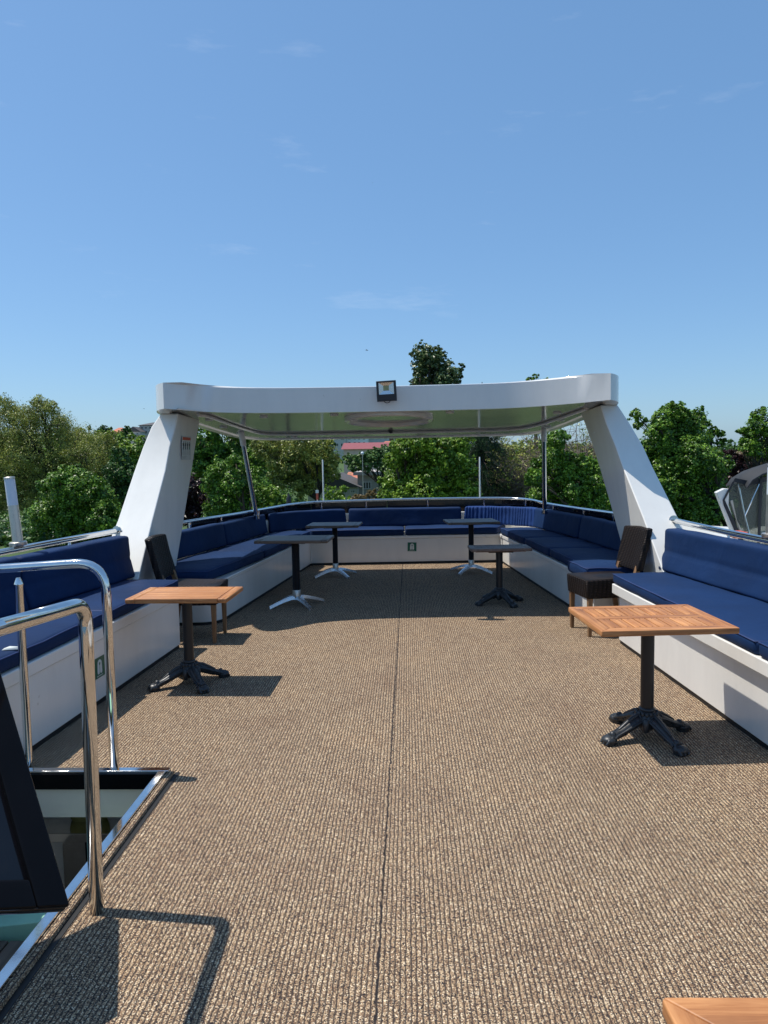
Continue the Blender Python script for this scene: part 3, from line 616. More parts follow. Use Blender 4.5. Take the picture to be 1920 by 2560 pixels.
# thin white poles behind the far rail
for x, lab in ((-1.357, 'thin white pole behind the far rail, the one left of centre'), (1.165, 'thin white pole behind the far rail, right of centre')):
    t = thing('whip_pole', (x, 11.6, 0.60), lab, 'pole', 'thin white poles')
    MB().lathe([(0.013, 0.0), (0.0125, 0.5), (0.011, 0.955), (0.006, 0.965)], (0, 0, 0), 12).build('shaft', 'white_ink', t)
    MB().lathe([(0.03, 0.0), (0.03, 0.03), (0.016, 0.05)], (0, 0, 0), 16).build('socket', 'steel', t)
    mm = MB().box(x - 0.04, x + 0.04, 11.3, 11.66, 0.57, 0.60); mm.build('bracket', 'white', t, t.location)

# ------------------------------------------------------------------ roof arch (pillars and roof are one moulding)
zb = lambda p: 2.050 - 0.064 * (p[1] - 7.25)
zt = lambda p: 2.296 - 0.085 * (p[1] - 7.25) if p[1] > 7.25 else 2.296 + (7.25 - p[1]) * 0.055
front = [(-2.27, 6.74), (-2.12, 6.90), (-1.93, 7.04), (-1.70, 7.14), (-1.40, 7.205), (-1.0, 7.24), (-0.2, 7.26), (0.6, 7.24), (0.95, 7.205), (1.22, 7.13), (1.46, 7.02), (1.68, 6.89), (1.88, 6.74)]
side_r = [(1.935, 6.80), (1.985, 6.88), (2.025, 6.99), (2.05, 7.12), (2.06, 7.9), (2.02, 8.8), (1.95, 9.6), (1.86, 10.0), (1.72, 10.2), (1.50, 10.28)]
side_l = [(-1.95, 10.28), (-2.15, 10.2), (-2.28, 10.0), (-2.36, 9.6), (-2.42, 8.8), (-2.455, 7.9), (-2.46, 7.16), (-2.44, 7.03), (-2.40, 6.91), (-2.34, 6.81)]
outline = front + side_r + [(-0.2, 10.32)] + side_l
def dens(P, m):
    out = []
    for a, b in zip(P, P[1:]):
        out += [lerp(a, b, i / m) for i in range(m)]
    return out + [P[-1]]
fr2 = [(p.x, p.y) for p in smooth_path([(*p, 0) for p in front], 3)]
outline = fr2 + side_r + [(-0.2, 10.32)] + side_l
arch = thing('roof_arch', (-0.19, 7.5, 0), 'white fibreglass roof arch on two slanting pillars over the far seats', 'roof')
O = arch.location
m = MB(); n = len(outline); ce = (-0.19, 8.3)
# slab with recessed underside: outer rim, then inner panel
vs = []; fs = []
rings = [(1.0, zb), (1.0, zt), (0.93, lambda p: zt(p) + 0.012), (0.0, lambda p: zt(p) + 0.05)]
for sc_, zf in rings[:3]:
    for p in outline: vs.append((ce[0] + (p[0] - ce[0]) * sc_, ce[1] + (p[1] - ce[1]) * sc_, zf(p)))
for r_ in range(2):
    for i in range(n): fs.append((r_ * n + i, r_ * n + (i + 1) % n, (r_ + 1) * n + (i + 1) % n, (r_ + 1) * n + i))
fs.append(tuple(range(2 * n, 3 * n)))
k0 = len(vs)
for sc_, dz in ((0.955, 0.0), (0.945, 0.014)):
    for p in outline: 
        q = (ce[0] + (p[0] - ce[0]) * sc_, ce[1] + (p[1] - ce[1]) * sc_); vs.append((q[0], q[1], zb(q) + dz))
for i in range(n): fs.append((i, k0 + i, k0 + (i + 1) % n, (i + 1) % n)); fs.append((k0 + i, k0 + n + i, k0 + n + (i + 1) % n, k0 + (i + 1) % n))
m.add(vs, fs)
roof = m.build('roof', 'roof_white', arch, O, smooth=30)
MB().add([(ce[0] + (p[0] - ce[0]) * .945, ce[1] + (p[1] - ce[1]) * .945, 0) for p in outline], [tuple(range(n))])
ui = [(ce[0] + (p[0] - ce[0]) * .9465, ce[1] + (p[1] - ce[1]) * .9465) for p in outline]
MB().add([(x, y, 2.050 - 0.064 * (y - 7.25) + 0.0138) for x, y in ui], [tuple(range(n))]).build('underside', 'under_shaded', roof, (0, 0, 0), smooth=0)
def pillar(stations, name='pillar'):
    """stations bottom to top, each (front inner, rear inner, rear outer, front outer)"""
    m = MB(); vs = []; fs = []
    for st in stations: vs += st
    for i in range(len(stations) - 1):
        for j in range(4): fs.append((i * 4 + j, i * 4 + (j + 1) % 4, (i + 1) * 4 + (j + 1) % 4, (i + 1) * 4 + j))
    fs += [(0, 1, 2, 3), tuple((len(stations) - 1) * 4 + j for j in (3, 2, 1, 0))]
    m.add(vs, fs); return m.build(name, 'white', arch, O, smooth=25, bevel=0.014, bseg=3)
pillar([[(-2.36, 6.10, 0.0), (-2.37, 7.00, 0.0), (-2.80, 7.00, 0.0), (-2.80, 6.12, 0.0)],
        [(-2.34, 6.10, 0.575), (-2.34, 7.16, 0.575), (-2.78, 7.16, 0.575), (-2.77, 6.20, 0.575)],
        [(-2.325, 6.46, 1.05), (-2.315, 7.40, 1.05), (-2.71, 7.40, 1.05), (-2.70, 6.60, 1.05)],
        [(-2.300, 6.80, 1.50), (-2.290, 7.62, 1.50), (-2.63, 7.62, 1.50), (-2.625, 6.86, 1.50)],
        [(-2.297, 6.95, 1.73), (-2.277, 7.725, 1.73), (-2.58, 7.725, 1.73), (-2.575, 6.98, 1.73)],
        [(-2.268, 7.06, 1.93), (-2.265, 7.82, 1.93), (-2.52, 7.82, 1.93), (-2.515, 7.07, 1.93)],
        [(-2.250, 7.10, 2.06), (-2.26, 7.88, 2.04), (-2.44, 7.88, 2.04), (-2.435, 7.12, 2.06)]])
pillar([[(2.17, 6.10, 0.0), (2.54, 6.12, 0.0), (2.54, 7.00, 0.0), (2.18, 7.00, 0.0)],
        [(2.155, 6.10, 0.58), (2.515, 6.18, 0.575), (2.52, 7.17, 0.575), (2.145, 7.17, 0.58)],
        [(2.09, 6.46, 1.03), (2.42, 6.54, 1.03), (2.43, 7.40, 1.03), (2.08, 7.40, 1.03)],
        [(2.015, 6.80, 1.46), (2.315, 6.88, 1.46), (2.32, 7.62, 1.46), (2.005, 7.60, 1.46)],
        [(1.985, 6.95, 1.66), (2.255, 6.98, 1.66), (2.26, 7.725, 1.66), (1.965, 7.70, 1.66)],
        [(1.925, 7.05, 1.88), (2.155, 7.07, 1.88), (2.16, 7.82, 1.88), (1.92, 7.82, 1.88)],
        [(1.880, 7.10, 2.06), (2.055, 7.12, 2.06), (2.055, 7.90, 2.04), (1.88, 7.90, 2.04)]])
zu = lambda x, y: zb((x, y)) + 0.0135
# round moulding, cable duct and light discs under the roof
m = MB(); vs = []; fs = []; K = 56
for k in range(K):
    a = 2 * PI * k / K; ca, sa = math.cos(a), math.sin(a)
    for r_, dz in ((0.50, 0.002), (0.50, -0.030), (0.475, -0.042), (0.445, -0.030), (0.44, 0.002)):
        x, y = -0.19 + r_ * 0.98 * ca, 7.97 + r_ * 1.15 * sa; vs.append((x, y, zu(x, y) + dz))
for k in range(K):
    for j in range(4): fs.append((k * 5 + j, k * 5 + j + 1, ((k + 1) % K) * 5 + j + 1, ((k + 1) % K) * 5 + j))
m.add(vs, fs); m.build('ring_moulding', 'roof_white', roof, (0, 0, 0), smooth=40)
pth = smooth_path([(-2.10, 7.25), (-2.03, 7.45), (-1.99, 8.35), (-1.90, 9.15), (-1.72, 9.40), (-1.2, 9.46), (-0.2, 9.45), (0.9, 9.42), (1.4, 9.30), (1.62, 8.8), (1.74, 8.0), (1.82, 7.4)] and [(x, y, 0) for x, y in [(-2.10, 7.25), (-2.03, 7.45), (-1.99, 8.35), (-1.90, 9.15), (-1.72, 9.40), (-1.2, 9.46), (-0.2, 9.45), (0.9, 9.42), (1.4, 9.30), (1.62, 8.8), (1.74, 8.0), (1.82, 7.4)]], 4)
m = MB().tube([(p.x, p.y, zu(p.x, p.y) - 0.012) for p in pth], 0.026, 8, flat=0.7); m.build('cable_duct', 'roof_white', roof, (0, 0, 0), smooth=50)
for x, y in ((-2.12, 7.75), (-2.16, 8.5), (-2.15, 9.3), (-1.55, 9.95), (-0.75, 7.55), (0.45, 7.5), (1.6, 7.75), (1.78, 8.45), (1.78, 9.2), (-1.5, 7.6)):
    MB().lathe([(0.045, 0.002), (0.045, -0.010), (0.036, -0.016), (0.030, -0.013)], (x, y, zu(x, y)), 24).build('downlight', 'white_ink', roof, (0, 0, 0))
MB().lathe([(0.035, 0.0), (0.035, -0.012), (0.022, -0.03), (0.008, -0.04)], (-0.20, 9.30, zu(-0.2, 9.3)), 16).build('camera_dome', 'plastic_black', roof, (0, 0, 0))
MB().tube([(-0.19, 7.42, zu(0, 7.42)), (-0.19, 7.42, zu(0, 7.42) - 0.03), (-0.19, 7.50, zu(0, 7.5) - 0.035)], 0.008, 8).build('hook', 'steel_b', roof, (0, 0, 0))
for ch in roof.children: ch.data.transform(Matrix.Translation(-O))
o = MB().box(1.935, 1.955, 7.50, 7.56, 1.80, 1.88).build('switch_box', 'white_ink', arch, O, bevel=0.004)

# roof poles
def pole(b, tp, label):
    t = thing('roof_pole', b, label, 'pole', 'steel poles holding the roof')
    B, T = Vector(b), Vector(tp); v = T - B
    MB().tube([B, B + v * 0.86], 0.030, 20).build('shaft', 'steel', t, B, smooth=50)
    MB().tube([B + v * 0.845, B + v * 0.85, B + v * 0.999], [0.036, 0.038, 0.038], 20).build('sleeve', 'roof_white', t, B, smooth=50)
    MB().tube([B + v * 0.0 + Vector((0, 0, -0.02)), B + v * 0.03], [0.044, 0.036], 18).build('foot', 'steel', t, B, smooth=50)
pole((-2.085, 9.85, 0.80), (-2.12, 9.22, 1.955), 'slanting polished steel pole on the left holding the roof')
pole((1.885, 9.95, 0.80), (1.80, 9.55, 1.942), 'upright dark mirrored steel pole on the right holding the roof')

# floodlight on the roof edge
fl = thing('floodlight', (-0.19, 7.14, 2.24), 'square black floodlight with reflector on the front edge of the roof', 'floodlight')
fl.rotation_euler = (R(4), R(-2.4), 0)
m = MB(); W2, H2, D2 = 0.098, 0.100, 0.018
m.round_hexa([(-W2, -D2, -H2), (W2, -D2, -H2), (W2, D2, -H2), (-W2, D2, -H2), (-W2, -D2, H2), (W2, -D2, H2), (W2, D2, H2), (-W2, D2, H2)], 0.006, 2, (2, 2, 2)).build('housing', 'plastic_black', fl, smooth=40)
# raised frame round the lens
fr = MB()
for a in ((-W2 + .004, W2 - .004, 0.082, 0.097), (-W2 + .004, W2 - .004, -0.097, -0.032), (-W2 + .004, -0.074, -0.032, 0.082), (0.074, W2 - .004, -0.032, 0.082)): fr.box(a[0], a[1], -D2 - 0.012, -D2 + 0.001, a[2], a[3])
fr.build('bezel', 'plastic_black', fl, bevel=0.003)
rf = MB(); zc = 0.025; y0, y1 = -D2 - 0.008, -D2 - 0.0015
P4 = [(-0.0735, -0.0315), (0.0735, -0.0315), (0.0735, 0.0815), (-0.0735, 0.0815)]; Q4 = [(-0.030, 0.003), (0.026, 0.003), (0.026, 0.052), (-0.030, 0.052)]
rf.add([(x, y0, z) for x, z in P4] + [(x, y1, z) for x, z in Q4], [(0, 1, 5, 4), (1, 2, 6, 5), (2, 3, 7, 6), (3, 0, 4, 7)]); rf.build('reflector', 'alu', fl, smooth=0)
le = MB()
for i in range(6): le.box(-0.029 + i * 0.0092, -0.0225 + i * 0.0092, y1 - 0.001, y1, 0.004, 0.051)
le.build('led_strips', simple('led_phosphor', (0.45, 0.47, 0.22), 0.4, 0, 0.05), fl)
MB().tube([(-0.03, 0.0, -0.1), (-0.015, -0.005, -0.112), (0.0, -0.005, -0.116), (0.02, -0.003, -0.112), (0.03, 0, -0.1)], 0.004, 8).build('bracket', 'plastic_black', fl, smooth=180)
MB().box(-0.03, 0.03, D2, 0.125, -0.012, 0.012).build('arm', 'plastic_black', fl)

# ------------------------------------------------------------------ stickers and sign
def flat_parts(name, parent, org, polys, fn, mat, th=0.0008):
    m = MB()
    for P in polys: m.slab([fn(u, v) for u, v in P], th)
    return m.build(name, mat, parent, org, smooth=0)
def circ(cx, cy, rx, ry, n=16, a0=0, a1=2 * PI): return [(cx + rx * math.cos(a0 + (a1 - a0) * i / n), cy + ry * math.sin(a0 + (a1 - a0) * i / n)) for i in range(n + (0 if a1 - a0 >= 2 * PI - 1e-6 else 1))]
def jacket(loc, fn, fn2, label, sz):
    t = thing('sticker', loc, label, 'sticker', 'green life jacket stickers')
    flat_parts('backing', t, loc, [[(-sz, -sz), (sz, -sz), (sz, sz), (-sz, sz)]], fn, 'green_sign', 0.001)
    s_ = sz
    outer = circ(0, 0.32 * s_, 0.42 * s_, 0.42 * s_, 12, PI, 0)
    left = [(-0.42 * s_, 0.32 * s_), (-0.46 * s_, -0.45 * s_), (-0.38 * s_, -0.62 * s_), (-0.12 * s_, -0.62 * s_), (-0.05 * s_, -0.45 * s_), (-0.04 * s_, 0.18 * s_), (-0.14 * s_, 0.36 * s_)]
    right = [(-x, y) for x, y in reversed(left)]
    top = circ(0, 0.34 * s_, 0.42 * s_, 0.42 * s_, 14, 0, PI) + [(-0.14 * s_, 0.36 * s_)] + circ(0, 0.38 * s_, 0.14 * s_, 0.12 * s_, 6, PI, 0)
    flat_parts('jacket_symbol', t, loc, [left, right, top], fn2, 'white_ink', 0.0008)
    flat_parts('print', t, loc, [[(x, -0.84 * s_), (x + 0.12 * s_, -0.84 * s_), (x + 0.12 * s_, -0.76 * s_), (x, -0.76 * s_)] for x in (-0.6 * s_, -0.42 * s_, -0.18 * s_, 0.0, 0.18 * s_, 0.42 * s_)], fn2, 'white_ink', 0.0008)
yf = lambda x: 10.61 + (x + 1.44) * (0.10 / 2.814)
a_ = R(1.5)
jacket((0.058, yf(0.058), 0.25), lambda u, v: (0.058 + u * math.cos(a_) + v * math.sin(a_), yf(0.058 + u) - 0.0016, 0.25 + v * math.cos(a_) - u * math.sin(a_)), lambda u, v: (0.058 + u * math.cos(a_) + v * math.sin(a_), yf(0.058 + u) - 0.0030, 0.25 + v * math.cos(a_) - u * math.sin(a_)), 'green square sticker with a white life jacket on the far bench', 0.066)
jacket((lx(LN, 4.60), 4.60, 0.245), lambda u, v: (lx(LN, 4.60 + u) + 0.0016, 4.60 + u, 0.245 + v), lambda u, v: (lx(LN, 4.60 + u) + 0.0030, 4.60 + u, 0.245 + v), 'green sticker on the left bench, half hidden by the steel handrail', 0.068)
# safety sheet on the left pillar
px = lambda z: -2.34 + (z - 0.575) * 0.052
t = thing('safety_sign', (px(1.72), 7.42, 1.72), 'white safety sheet with red heading and four small figures on the left pillar', 'sign'); L_ = t.location
sf = lambda o_: (lambda u, v: (px(v) + 0.004 + o_, 7.40 + u, v))
flat_parts('sheet', t, L_, [[(-0.155, 1.60), (0.155, 1.60), (0.155, 1.845), (-0.155, 1.845)]], sf(0.002), 'sheet', 0.001)
flat_parts('heading', t, L_, [[(-0.135, 1.802), (0.135, 1.802), (0.135, 1.832), (-0.135, 1.832)]], sf(0.0035), 'red_ink', 0.0008)
figs = []; gfig = []
for i, u in enumerate((-0.105, -0.038, 0.030, 0.098)):
    z0 = 1.715
    F = [circ(u, z0 + 0.066, 0.008, 0.0075, 8), [(u - 0.018, z0 + 0.025), (u + 0.018, z0 + 0.025), (u + 0.022, z0 + 0.055), (u - 0.022, z0 + 0.055)], [(u - 0.014, z0 - 0.01), (u - 0.003, z0 - 0.01), (u - 0.001, z0 + 0.024), (u - 0.012, z0 + 0.024)], [(u + 0.003, z0 - 0.01), (u + 0.014, z0 - 0.01), (u + 0.012, z0 + 0.024), (u + 0.001, z0 + 0.024)]]
    figs += F if i < 3 else F[:1] + F[1:2]; gfig += [] if i < 3 else F[2:]
flat_parts('figures', t, L_, figs, sf(0.0035), 'dark_ink', 0.0008); flat_parts('green_figure', t, L_, gfig, sf(0.0035), 'green_ink', 0.0008)
lines = []
for i, u in enumerate((-0.105, -0.038, 0.030, 0.098)): lines += [[(u - 0.005, 1.688), (u + 0.005, 1.688), (u + 0.005, 1.694), (u - 0.005, 1.694)]] + [[(u - 0.026, 1.678 - j * 0.008), (u + 0.026 - (i + j) % 3 * 0.008, 1.678 - j * 0.008), (u + 0.026 - (i + j) % 3 * 0.008, 1.6795 - j * 0.008), (u - 0.026, 1.6795 - j * 0.008)] for j in range(4)]
lines += [[(-0.135, 1.618 + j * 0.008), (-0.04 + j * 0.02, 1.618 + j * 0.008), (-0.04 + j * 0.02, 1.6195 + j * 0.008), (-0.135, 1.6195 + j * 0.008)] for j in range(3)]
flat_parts('fine_print', t, L_, lines, sf(0.0035), 'dark_ink', 0.0008)

# ------------------------------------------------------------------ tables
def iron_base(t, zt_, rc=0.036, rot=0.0, scale=1.0):
    MB().lathe([(rc, 0.10), (rc, zt_ - 0.036)], (0, 0, 0), 28).build('column', 'iron_smooth', t)
    b = MB().lathe([(rc * 1.0, 0.176), (rc * 1.25, 0.170), (rc * 1.25, 0.160), (rc * 1.12, 0.156), (rc * 1.8, 0.132), (rc * 2.0, 0.105), (rc * 1.6, 0.070), (rc * 0.9, 0.05), (rc * 0.3, 0.04)], (0, 0, 0), 28)
    for k in range(16):   # beaded collar
        a = 2 * PI * k / 16; b.ball((rc * 1.55 * math.cos(a), rc * 1.55 * math.sin(a), 0.144), 0.011, 8, (1, 1, 1.4))
    for k in range(4):    # hanging shield between the legs
        a = rot + PI / 2 * k + PI / 4; b.ball((rc * 1.75 * math.cos(a), rc * 1.75 * math.sin(a), 0.086), 0.030, 10, (0.8, 0.8, 1.5))
    hub = b.build('hub', 'iron', t, smooth=60)
    for k in range(4):
        a = rot + PI / 2 * k; ca, sa = math.cos(a), math.sin(a); q = lambda r_, z, s_=0.0: (r_ * ca * scale - s_ * sa, r_ * sa * scale + s_ * ca, z)
        m = MB().tube([q(0.03, 0.108), q(0.075, 0.102), q(0.125, 0.078), q(0.175, 0.054), q(0.215, 0.040), q(0.245, 0.034)], [0.033, 0.035, 0.031, 0.027, 0.024, 0.028], 12, flat=0.9)
        m.tube([q(0.05, 0.142), q(0.10, 0.126), q(0.15, 0.096), q(0.19, 0.073)], [0.009, 0.011, 0.010, 0.007], 8)
        for s_ in (-1, 1): m.tube([q(0.04, 0.116, s_ * 0.034), q(0.10, 0.100, s_ * 0.034), q(0.16, 0.070, s_ * 0.029), q(0.215, 0.048, s_ * 0.027), q(0.24, 0.038, s_ * 0.034)], 0.007, 6)
        for i in range(7): r_ = 0.06 + i * 0.018; z_ = 0.146 - i * 0.0105 - i * i * 0.0004; m.tube([q(r_, z_ - 0.020, -0.031), q(r_, z_, 0), q(r_, z_ - 0.020, 0.031)], 0.0055, 6)
        m.ball(q(0.255, 0.026), 0.038, 12, (1.15, 1.15, 0.66)); m.ball(q(0.232, 0.050), 0.020, 10)
        for s_ in (-0.021, 0, 0.021): m.tube([q(0.245, 0.040, s_), q(0.275, 0.028, s_ * 1.2), q(0.292, 0.008, s_ * 1.2)], [0.011, 0.012, 0.007], 8)
        m.lathe([(0.034, 0.0), (0.037, 0.004), (0.034, 0.016)], q(0.255, 0.0), 16)
        m.build('foot', 'iron', t, smooth=60)
    return hub
def chrome_base(t, zt_, rot=0.0, R_=0.33, rc=0.034):
    m = MB().lathe([(rc, 0.17), (rc, zt_ - 0.03)], (0, 0, 0), 24)
    m.build('column', 'rattan', t)
    MB().lathe([(rc + 0.003, 0.085), (rc + 0.003, 0.168), (rc, 0.172)], (0, 0, 0), 28).build('collar', 'steel_b', t)
    for k in range(4):
        a = rot + PI / 2 * k; ca, sa = math.cos(a), math.sin(a)
        def q(r_, s_, z): return (r_ * ca - s_ * sa, r_ * sa + s_ * ca, z)
        m = MB(); st = [(0.015, 0.034, 0.070, 0.104), (0.08, 0.030, 0.072, 0.100), (0.16, 0.026, 0.055, 0.082), (0.24, 0.023, 0.032, 0.057), (R_ - 0.02, 0.021, 0.008, 0.032), (R_, 0.020, 0.0, 0.024)]
        for (r0, w0, l0, h0), (r1, w1, l1, h1) in zip(st, st[1:]):
            m.hexa([q(r0, -w0, l0), q(r1, -w1, l1), q(r1, w1, l1), q(r0, w0, l0), q(r0, -w0 * .75, h0), q(r1, -w1 * .75, h1), q(r1, w1 * .75, h1), q(r0, w0 * .75, h0)])
            m.hexa([q(r0, -w0 * .28, h0 - 0.001), q(r1, -w1 * .28, h1 - 0.001), q(r1, w1 * .28, h1 - 0.001), q(r0, w0 * .28, h0 - 0.001), q(r0, -w0 * .22, h0 + .005), q(r1, -w1 * .22, h1 + .005), q(r1, w1 * .22, h1 + .005), q(r0, w0 * .22, h0 + .005)])
        bm_o = m.build('foot', 'alu', t, smooth=50)
def top_panel(t, W, D, z, kind, mats, th=0.032):
    """table top with a frame of four rails; boards inside as real pieces with gaps"""
    mx, my, me_ = mats; top = None
    def board(m, x0, x1, y0, y1, zz=0.0, b=0.003): m.round_hexa([(x0, y0, z - th), (x1, y0, z - th), (x1, y1, z - th), (x0, y1, z - th), (x0, y0, z + zz), (x1, y0, z + zz), (x1, y1, z + zz), (x0, y1, z + zz)], b, 2, (1, 1, 1))
    w2, d2 = W / 2, D / 2; fw = 0.065
    if kind == 'slats':      # frame all round, a middle rail, slats fore and aft in two rows
        fx = MB(); 
        for y0, y1 in ((-d2, -d2 + fw), (d2 - fw, d2)):   # mitred long rails
            s_ = 1 if y0 < 0 else -1
            if s_ > 0: q = [(-w2, y0), (w2, y0), (w2 - fw, y1), (-w2 + fw, y1)]
            else: q = [(-w2 + fw, y0), (w2 - fw, y0), (w2, y1), (-w2, y1)]
            fx.round_hexa([(*p, z - th) for p in q] + [(*p, z) for p in q], 0.006, 3, (1, 1, 1))
        board(fx, -w2 + fw, w2 - fw, -0.032, 0.032, -0.0005, 0.002)
        top = fx.build('tabletop', mx, t, smooth=50)
        fy = MB()
        for s_ in (-1, 1):
            q = [(-w2, -d2), (-w2 + fw, -d2 + fw), (-w2 + fw, d2 - fw), (-w2, d2)] if s_ < 0 else [(w2 - fw, -d2 + fw), (w2, -d2), (w2, d2), (w2 - fw, d2 - fw)]
            fy.round_hexa([(p[0] , p[1], z - th + 0.0003) for p in q] + [(p[0], p[1], z - 0.0004) for p in q], 0.006, 3, (1, 1, 1))
        n_ = max(6, int((W - 2 * fw) / 0.062)); pw = (W - 2 * fw) / n_
        for i in range(n_):
            x0 = -w2 + fw + i * pw + 0.0028; x1 = x0 + pw - 0.0056
            for y0, y1 in ((-d2 + fw + 0.0015, -0.0335), (0.0335, d2 - fw - 0.0015)): board(fy, x0, x1, y0, y1, -0.001, 0.0018)
        fy.build('slats', my, top, smooth=50)
        scr = MB()
        for i in range(n_):
            for y in (-d2 + fw + 0.014, -0.048, 0.048, d2 - fw - 0.014): scr.lathe([(0.0035, z - 0.0012), (0.0035, z - 0.0004)], (-w2 + fw + (i + 0.5) * pw, y, 0), 8)
        scr.build('screw_holes', 'black', top)
        MB().box(-w2 + fw - 0.01, w2 - fw + 0.01, -d2 + fw - 0.01, d2 - fw + 0.01, z - th - 0.012, z - th - 0.001).build('underframe', 'teak_edge', top)
    else:                    # breadboard ends, boards side to side
        m = MB(); n_ = 6; pw = D / n_
        for i in range(n_): board(m, -w2 + fw + 0.002, w2 - fw - 0.002, -d2 + i * pw + 0.0005, -d2 + (i + 1) * pw - 0.0005, -0.0008, 0.0022)
        top = m.build('tabletop', mx, t, smooth=50)
        for s_ in (-1, 1):
            e = MB(); x0, x1 = (-w2, -w2 + fw) if s_ < 0 else (w2 - fw, w2); board(e, x0, x1, -d2 - 0.0015, d2 + 0.0015, 0, 0.008)
            e.build('end_board', my, top, smooth=50)
    return top
TEAK = (M['teak_x'], M['teak_y'], M['teak_edge']); GREY = (M['slate_top'], M['slate_top'], M['slate_top']); BRN = (M['brown_top'], M['brown_top'], M['brown_top'])
def table(x, y, z, W, D, rz, kind, mats, base, rot, label, **k):
    t = thing('cafe_table', (x, y, 0), label, 'table', 'square cafe tables on the deck', rz)
    top_panel(t, W, D, z, kind, mats)
    MB().box(-0.13, 0.13, -0.13, 0.13, z - 0.050, z - 0.0455 if kind == 'slats' else z - 0.0335).build('mounting_plate', 'iron_smooth', t)
    (iron_base if base == 'iron' else chrome_base)(t, z - 0.012, rot=rot, **k)
    return t
table(1.325, 3.985, 0.688, 0.72, 0.60, R(3.6), 'slats', TEAK, 'iron', R(19), 'teak slat table on a black claw-foot stand in front of the sunlit right bench')
table(-1.58, 5.01, 0.66, 0.705, 0.455, R(-1.3), 'boards', TEAK, 'iron', R(38), 'orange teak table with plain boards in front of the left bench')
table(0.975, 7.70, 0.615, 0.64, 0.34, R(2.1), 'slats', BRN, 'iron', R(25), 'small dark slatted table on a black claw-foot stand, in shade at the right')
table(-1.22, 7.71, 0.738, 0.78, 0.51, R(-2.6), 'boards', GREY, 'chrome', R(38), 'nearest grey board table with chrome star foot, left of the middle aisle', rc=0.042)
table(-0.985, 9.63, 0.707, 0.70, 0.515, R(-3.2), 'boards', GREY, 'chrome', R(40), 'grey board table on a chrome star foot, far left in front of the end bench', rc=0.036)
table(0.86, 9.80, 0.711, 0.695, 0.54, R(5), 'boards', GREY, 'chrome', R(50), 'grey board table on a chrome star foot, far right near the pleated cushion', rc=0.036)
table(0.79, 0.87, 0.68, 0.74, 0.60, R(0.5), 'slats', TEAK, 'iron', R(30), 'teak table top showing only its rounded corner at the lower right picture edge')

# ------------------------------------------------------------------ wicker chairs (seat front towards +x in local space)
def chair(x, y, rz, label):
    t = thing('wicker_chair', (x, y, 0), label, 'chair', 'dark wicker chairs', rz)
    W = 0.205
    MB().round_hexa([(-0.24, -W, 0.335), (0.235, -W, 0.335), (0.235, W, 0.335), (-0.24, W, 0.335), (-0.25, -W - .005, 0.505), (0.25, -W - .005, 0.500), (0.25, W + .005, 0.500), (-0.25, W + .005, 0.505)], 0.014, 3, (8, 8, 4), 0.008, 0.006, None, x).build('seat', 'wicker', t, smooth=180)
    MB().round_hexa([(-0.285, -W, 0.555), (-0.225, -W, 0.555), (-0.225, W, 0.555), (-0.285, W, 0.555), (-0.375, -W, 0.925), (-0.315, -W, 0.925), (-0.315, W, 0.925), (-0.375, W, 0.925)], 0.015, 3, (2, 8, 8), 0.0, 0.006, lambda u, v, w_: (-0.02 * math.sin(PI * v) , 0, 0.008 * math.sin(PI * v) * w_), x + 3).build('backrest', 'wicker', t, smooth=180)
    for sx, sy in ((1, -1), (1, 1), (-1, -1), (-1, 1)):
        a = sx * 0.205; b = sy * (W - 0.028); h = 0.021; lo = 0.014; ox = 0.0 if sx > 0 else -0.05
        MB().hexa([(a + ox - lo, b - lo, 0), (a + ox + lo, b - lo, 0), (a + ox + lo, b + lo, 0), (a + ox - lo, b + lo, 0), (a - h, b - h, 0.345), (a + h, b - h, 0.345), (a + h, b + h, 0.345), (a - h, b + h, 0.345)]).build('leg', 'leg_wood', t, bevel=0.003)
    for sy in (-1, 1):
        b = sy * (W - 0.045)
        MB().hexa([(-0.245, b - .02, 0.49), (-0.205, b - .02, 0.49), (-0.205, b + .02, 0.49), (-0.245, b + .02, 0.49), (-0.280, b - .02, 0.60), (-0.240, b - .02, 0.60), (-0.240, b + .02, 0.60), (-0.280, b + .02, 0.60)]).build('back_post', 'leg_wood', t, bevel=0.003)
chair(-1.905, 6.31, 0.0, 'dark wicker chair with wooden legs behind the teak table on the left')
chair(1.735, 6.45, PI + R(12), 'brown wicker chair with wooden legs at the end of the right bench')

# ------------------------------------------------------------------ stair opening, lower left
fz = 0.012
t = thing('hatch_frame', (-1.25, 3.53, 0), 'polished steel frame strip round the stair opening in the deck', 'frame')
L_ = t.location
MB().box(-1.284, -1.244, 0.9, 3.50, -0.02, 0.030).build('side_strip', 'steel', t, L_, bevel=0.003)
MB().box(-2.08, -1.232, 3.502, 3.545, -0.02, 0.030).build('end_strip', 'steel', t, L_, bevel=0.003)
MB().box(-2.08, -1.285, 3.49, 3.50, -0.062, 0.018).build('end_trim', 'gloss_black', t, L_)
MB().box(-1.262, -1.255, 0.9, 3.49, -0.20, -0.021).build('side_trim', 'gloss_black', t, L_)
st = thing('stairwell', (-1.7, 3.5, -1.1), 'grey lining of the stairwell below the steel frame', 'stairwell'); L_ = st.location
MB().hexa([(-2.3, 3.505, -0.215), (-1.2, 3.505, -0.215), (-1.2, 3.60, -0.215), (-2.3, 3.60, -0.215), (-2.3, 3.505, -0.062), (-1.2, 3.505, -0.062), (-1.2, 3.60, -0.06), (-2.3, 3.60, -0.06)]).build('header_panel', 'beige', st, L_)
MB().box(-3.0, -1.1, 4.62, 4.66, -1.6, -0.06).build('back_wall', 'grey_in', st, L_)
MB().box(-1.12, -1.08, 0.9, 4.62, -1.6, -0.2).build('side_wall', 'panel_white', st, L_)
